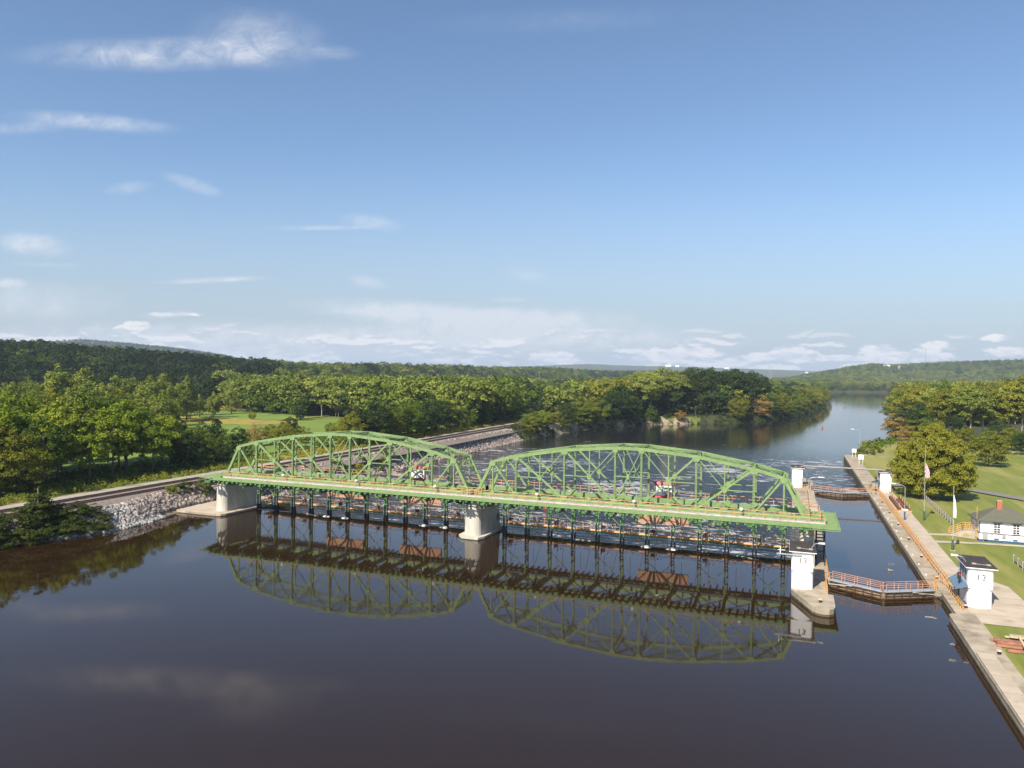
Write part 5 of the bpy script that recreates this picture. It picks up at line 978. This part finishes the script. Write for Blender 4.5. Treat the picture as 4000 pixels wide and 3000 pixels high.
# --- woodland too large to count: instanced crowns on points ---
def far_protos():
    col = bpy.data.collections.new('woodland_kinds'); spec = [('a_dark', 'round', 'leaf_dark', 'bark'), ('b_green', 'round', 'leaf_green', 'bark'), ('c_olive', 'round', 'leaf_olive', 'bark'), ('d_poplar', 'airy', 'leaf_poplar', 'bark'), ('e_conifer', 'cone', 'needle', 'bark'), ('f_rust', 'round', 'leaf_rust', 'bark'), ('g_high', 'high', 'leaf_poplar', 'pale_bark'), ('h_highdark', 'high', 'leaf_dark', 'pale_bark'), ('i_deep_shaded', 'round', 'leaf_deep_shaded', 'bark')]
    for j, (nme, k, lm, bm) in enumerate(spec):
        for v in range(2):
            me = protomesh('kind_'+nme+str(v), k, 100+j*7+v, 1300, .034 if k != 'cone' else .030, lm, bm, 44, .11 if k != 'cone' else .07, .4, 1.05, join=True, scale=20.0)
            col.objects.link(bpy.data.objects.new('kind_%s_%d' % (nme, v), me))
    return col
COL = far_protos()
def gn_tree():
    g = bpy.data.node_groups.new('scatter_trees', 'GeometryNodeTree'); g.interface.new_socket('Geometry', in_out='INPUT', socket_type='NodeSocketGeometry'); g.interface.new_socket('Geometry', in_out='OUTPUT', socket_type='NodeSocketGeometry')
    n = g.nodes; l = g.links; gi = n.new('NodeGroupInput'); go = n.new('NodeGroupOutput'); ip = n.new('GeometryNodeInstanceOnPoints'); ci = n.new('GeometryNodeCollectionInfo'); ci.inputs['Collection'].default_value = COL; ci.inputs['Separate Children'].default_value = True; ci.inputs['Reset Children'].default_value = True
    def na(nm_, ty): a = n.new('GeometryNodeInputNamedAttribute'); a.data_type = ty; a.inputs['Name'].default_value = nm_; return a.outputs[0]
    mp = n.new('GeometryNodeMeshToPoints'); l.new(gi.outputs[0], mp.inputs['Mesh']); l.new(mp.outputs[0], ip.inputs['Points']); l.new(ci.outputs[0], ip.inputs['Instance']); ip.inputs['Pick Instance'].default_value = True
    l.new(na('idx', 'INT'), ip.inputs['Instance Index']); l.new(na('rot', 'FLOAT_VECTOR'), ip.inputs['Rotation']); l.new(na('scl', 'FLOAT_VECTOR'), ip.inputs['Scale']); l.new(ip.outputs[0], go.inputs[0]); return g
GNT = gn_tree()
def woodland(label, P3, kinds, h, seed):
    r = np.random.default_rng(seed); n = len(P3); z = gheight(P3[:, 0], P3[:, 1])-.4; me = bpy.data.meshes.new('woodland'); me.vertices.add(n); me.vertices.foreach_set('co', np.stack([P3[:, 0], P3[:, 1], z], 1).astype(np.float32).ravel())
    ks = list(kinds.keys()); pw = np.array([kinds[k] for k in ks], float); pw /= pw.sum()
    cl = hashn(P3[:, 0], P3[:, 1], 45, seed)+.5; u = np.clip(r.uniform(0, 1, n)*.55+cl*.55-.05, 0, .999); kk = np.searchsorted(np.cumsum(pw), u); kk = np.clip(kk, 0, len(ks)-1)
    idx = np.array(ks)[kk]*2+r.integers(0, 2, n)
    s = (h[0]+(h[1]-h[0])*r.uniform(0, 1, n))/20; w_ = s*r.uniform(.95, 1.25, n)
    a = me.attributes.new('idx', 'INT', 'POINT'); a.data.foreach_set('value', idx.astype(np.int32)); a = me.attributes.new('rot', 'FLOAT_VECTOR', 'POINT'); a.data.foreach_set('vector', np.stack([np.zeros(n), np.zeros(n), r.uniform(0, 6.28, n)], 1).astype(np.float32).ravel())
    a = me.attributes.new('scl', 'FLOAT_VECTOR', 'POINT'); a.data.foreach_set('vector', np.stack([w_, w_, s], 1).astype(np.float32).ravel())
    o = obj('woodland', me); m = o.modifiers.new('scatter', 'NODES'); m.node_group = GNT; setp(o, label, 'woodland', kind='stuff'); return o
def grid(x0, x1, y0, y1, st, seed):
    r = np.random.default_rng(seed); gx, gy = np.meshgrid(np.arange(x0, x1, st), np.arange(y0, y1, st)); p = np.stack([gx.ravel(), gy.ravel()], 1); return p+r.uniform(-st*.42, st*.42, p.shape)
def inmask(p, f):
    Z = camdepth(p[:, 0], p[:, 1]); px = campx(p[:, 0], p[:, 1]); dl = np.interp(p[:, 1], LBY, LBX)-p[:, 0]; dr = p[:, 0]-np.interp(p[:, 1], RBY, RBX); return p[f(Z, px, dl, dr)]
A, B_, Cc, D_, E_, F_, G_, H_, I_ = range(9)
def basedist(px): return np.interp(px, [-500, 0, 700, 860, 950, 1150, 1350, 1600, 1800, 1900, 2000, 2060, 2110, 2200, 2240, 2300], [575, 575, 575, 560, 480, 450, 430, 395, 380, 400, 430, 700, 1080, 1100, 620, 520])
crest = lambda px: np.interp(px, RIDGES[0][0], RIDGES[0][2])
p = grid(-1700, 300, 200, 2200, 9.5, 21)
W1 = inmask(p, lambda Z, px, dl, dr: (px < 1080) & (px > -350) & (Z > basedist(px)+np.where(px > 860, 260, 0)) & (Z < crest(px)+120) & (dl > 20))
woodland('dense dark wood covering the hillside on the left', W1, {I_: 7, A: 3, E_: .6, B_: 1.0, Cc: .25}, (13, 24), 31)  # cloud shadow on this hillside is carried by the I_ leaf colour
W2 = inmask(p, lambda Z, px, dl, dr: (px > 840) & (px < 2250) & (Z > basedist(px)) & (Z < 880) & (dl > 24) & ~((px < 1080) & (Z > basedist(px)+260)))
woodland('pale green cottonwood wood filling the valley behind the green field', W2, {D_: 4.5, B_: 2.4, A: 1.2, G_: 1.5, I_: .5, F_: .25, Cc: .7}, (13, 26), 32)
p = grid(-2400, 700, 500, 3000, 13, 22)
W3 = inmask(p, lambda Z, px, dl, dr: (px > 1000) & (px < 3250) & (Z > np.where(px < 2250, 880, 1150)) & (Z < crest(px)+250) & (dl > 14) & (hashn(Z, px, 140, 3) > -.40))
woodland('mixed green wood climbing the long low ridge behind the valley', W3, {I_: 2, A: 3, B_: 3.2, D_: 1.6, Cc: 1.0, F_: .4, E_: .7}, (10, 22), 33)
p = grid(-300, 160, 330, 2000, 10.5, 23)
W4 = inmask(p, lambda Z, px, dl, dr: (px > 2120) & (dl > 13) & (dl < np.where(px < 2400, 110, 260)) & (Z > 400) & (Z < 1900) & (px < 3000) & ~((px < 2260) & (Z > 480)))
woodland('thick wood behind the front trees on the left river bank', W4, {I_: 1.5, A: 3.0, B_: 2.0, Cc: 1.6, D_: 1.2, G_: 1.5, H_: 1.5}, (17, 26), 34)
W4b = inmask(p, lambda Z, px, dl, dr: (px >= 3000) & (dl > 12) & (dl < 320) & (Z > 500) & (Z < 1500))
woodland('lower wood on the tapering point of the left river bank', W4b, {A: 2.0, B_: 3.0, Cc: 2.0, D_: 1.5, G_: .6}, (10, 16), 41)
p = grid(60, 900, 400, 1900, 10.5, 24)
W5 = inmask(p, lambda Z, px, dl, dr: (dr > 12) & (px > 3380) & (px < 4450) & (Z > 470) & (Z < 1500))
woodland('olive green wood on the right bank behind the front trees', W5, {B_: 2.6, Cc: 3, G_: 2.5, A: 1.0, F_: .3}, (17, 25), 35)
p = grid(-200, 3000, 1500, 3300, 17, 25)
W6 = inmask(p, lambda Z, px, dl, dr: (np.maximum(dl, dr) > 8) & (px > 2850) & (px < 4450) & (Z > 1450) & (Z < 2700))
woodland('distant grey green woods closing off the river bend', W6, {A: 2, B_: 3, D_: 2, Cc: 1.4, F_: .5, G_: 1}, (14, 22), 36)
p = grid(-200, 3600, 1900, 4200, 24, 26)
W7 = inmask(p, lambda Z, px, dl, dr: (np.maximum(dl, dr) > 10) & (px > 2850) & (px < 4450) & (Z > 2350) & (Z < 3450))
woodland('hazy wooded hill on the right horizon', W7, {A: 3, B_: 3, D_: 1, Cc: .8, F_: .3}, (13, 20), 37)
p = grid(-3800, -400, 2300, 4700, 26, 27)
W8 = inmask(p, lambda Z, px, dl, dr: (px > -250) & (px < 1150) & (Z > 3300) & (Z < 4600))
woodland('blue hazy wooded hill behind the dark wood on the left horizon', W8, {A: 4, B_: 2, D_: .5}, (13, 20), 38)
# --- far buildings and masts ---
def shed(px, d, w, h, label, z=None, roofm='grey_metal'):
    a = (px-2000)/CF; x = d*(a*math.cos(CT)-math.sin(CT)); y = d*(math.cos(CT)+a*math.sin(CT)); z = float(gheight(np.array([x]), np.array([y]))[0])+(z or 0); t = thing('farm_building', label, 'building', (x, y, z))
    MB().box(x-w/2, x+w/2, y-w*.2, y+w*.2, z-8, z+h).build('wall', 'white_paint', t); b = MB(); b.add([(x-w/2-.5, y-w*.22, z+h), (x+w/2+.5, y-w*.22, z+h), (x+w/2+.5, y+w*.22, z+h), (x-w/2-.5, y+w*.22, z+h), (x-w/2-.5, y, z+h*1.5), (x+w/2+.5, y, z+h*1.5)], [(0, 1, 5, 4), (2, 3, 4, 5), (1, 2, 5), (3, 0, 4), (3, 2, 1, 0)]); b.build('roof', roofm, t)
shed(3462, 3000, 24, 5, 'long white building on the hilltop of the right horizon', 9); shed(2610, 7900, 60, 14, 'white buildings on the left part of the far blue ridge', 12); shed(2645, 7900, 40, 12, 'small white building next to the larger one on the far blue ridge', 12); shed(2838, 7900, 50, 12, 'white building near the middle of the far blue ridge', 2); shed(3150, 7600, 30, 9, 'tiny white house at the right part of the far blue ridge', 0); shed(3510, 2950, 9, 5, 'small pale house at the crest of the right hill', 9)
def mast(px, d, h, label):
    a = (px-2000)/CF; x = d*(a*math.cos(CT)-math.sin(CT)); y = d*(math.cos(CT)+a*math.sin(CT)); z = float(gheight(np.array([x]), np.array([y]))[0]); t = thing('power_pole', label, 'pole', (x, y, z)); s = d/900
    MB().tube([(x, y, z), (x, y, z+h)], .22*s, 5).build('pole', 'weathered_wood', t); MB().box(x-1.3*s, x+1.3*s, y-.1, y+.1, z+h-1.6, z+h-1.3).build('cross_arm', 'weathered_wood', t)
mast(2106, 900, 31, 'power pole rising from the trees left of the small clearing'); mast(2250, 930, 30, 'power pole rising from the trees right of the small clearing'); mast(3004, 2300, 62, 'left one of the paired pylons beyond the river wood'); mast(3012, 2300, 64, 'right one of the paired pylons beyond the river wood'); mast(3614, 3150, 75, 'thin mast on the right hill skyline')
b = MB(); b.tube([(-162, 262, 3), (-162, 262, 11)], .09, 5); o = b.build('utility_post', 'weathered_wood'); setp(o, 'grey post beside the railway behind the left truss span', 'post')
# ================= haze =================
m = newmat('haze_air'); v = N('ShaderNodeVolumePrincipled'); v.inputs['Color'].default_value = (.66, .80, 1.0, 1); v.inputs['Density'].default_value = 7.5e-5; v.inputs['Anisotropy'].default_value = 0.0
o_ = N('ShaderNodeOutputMaterial'); L(v.outputs[0], o_.inputs['Volume']); MT['haze_air'] = m
b = MB(); b.box(-10500, 9000, -420, 12000, -9, 330); o = b.build('haze', 'haze_air'); setp(o, 'thin blue summer haze over the whole valley', 'haze', kind='stuff')
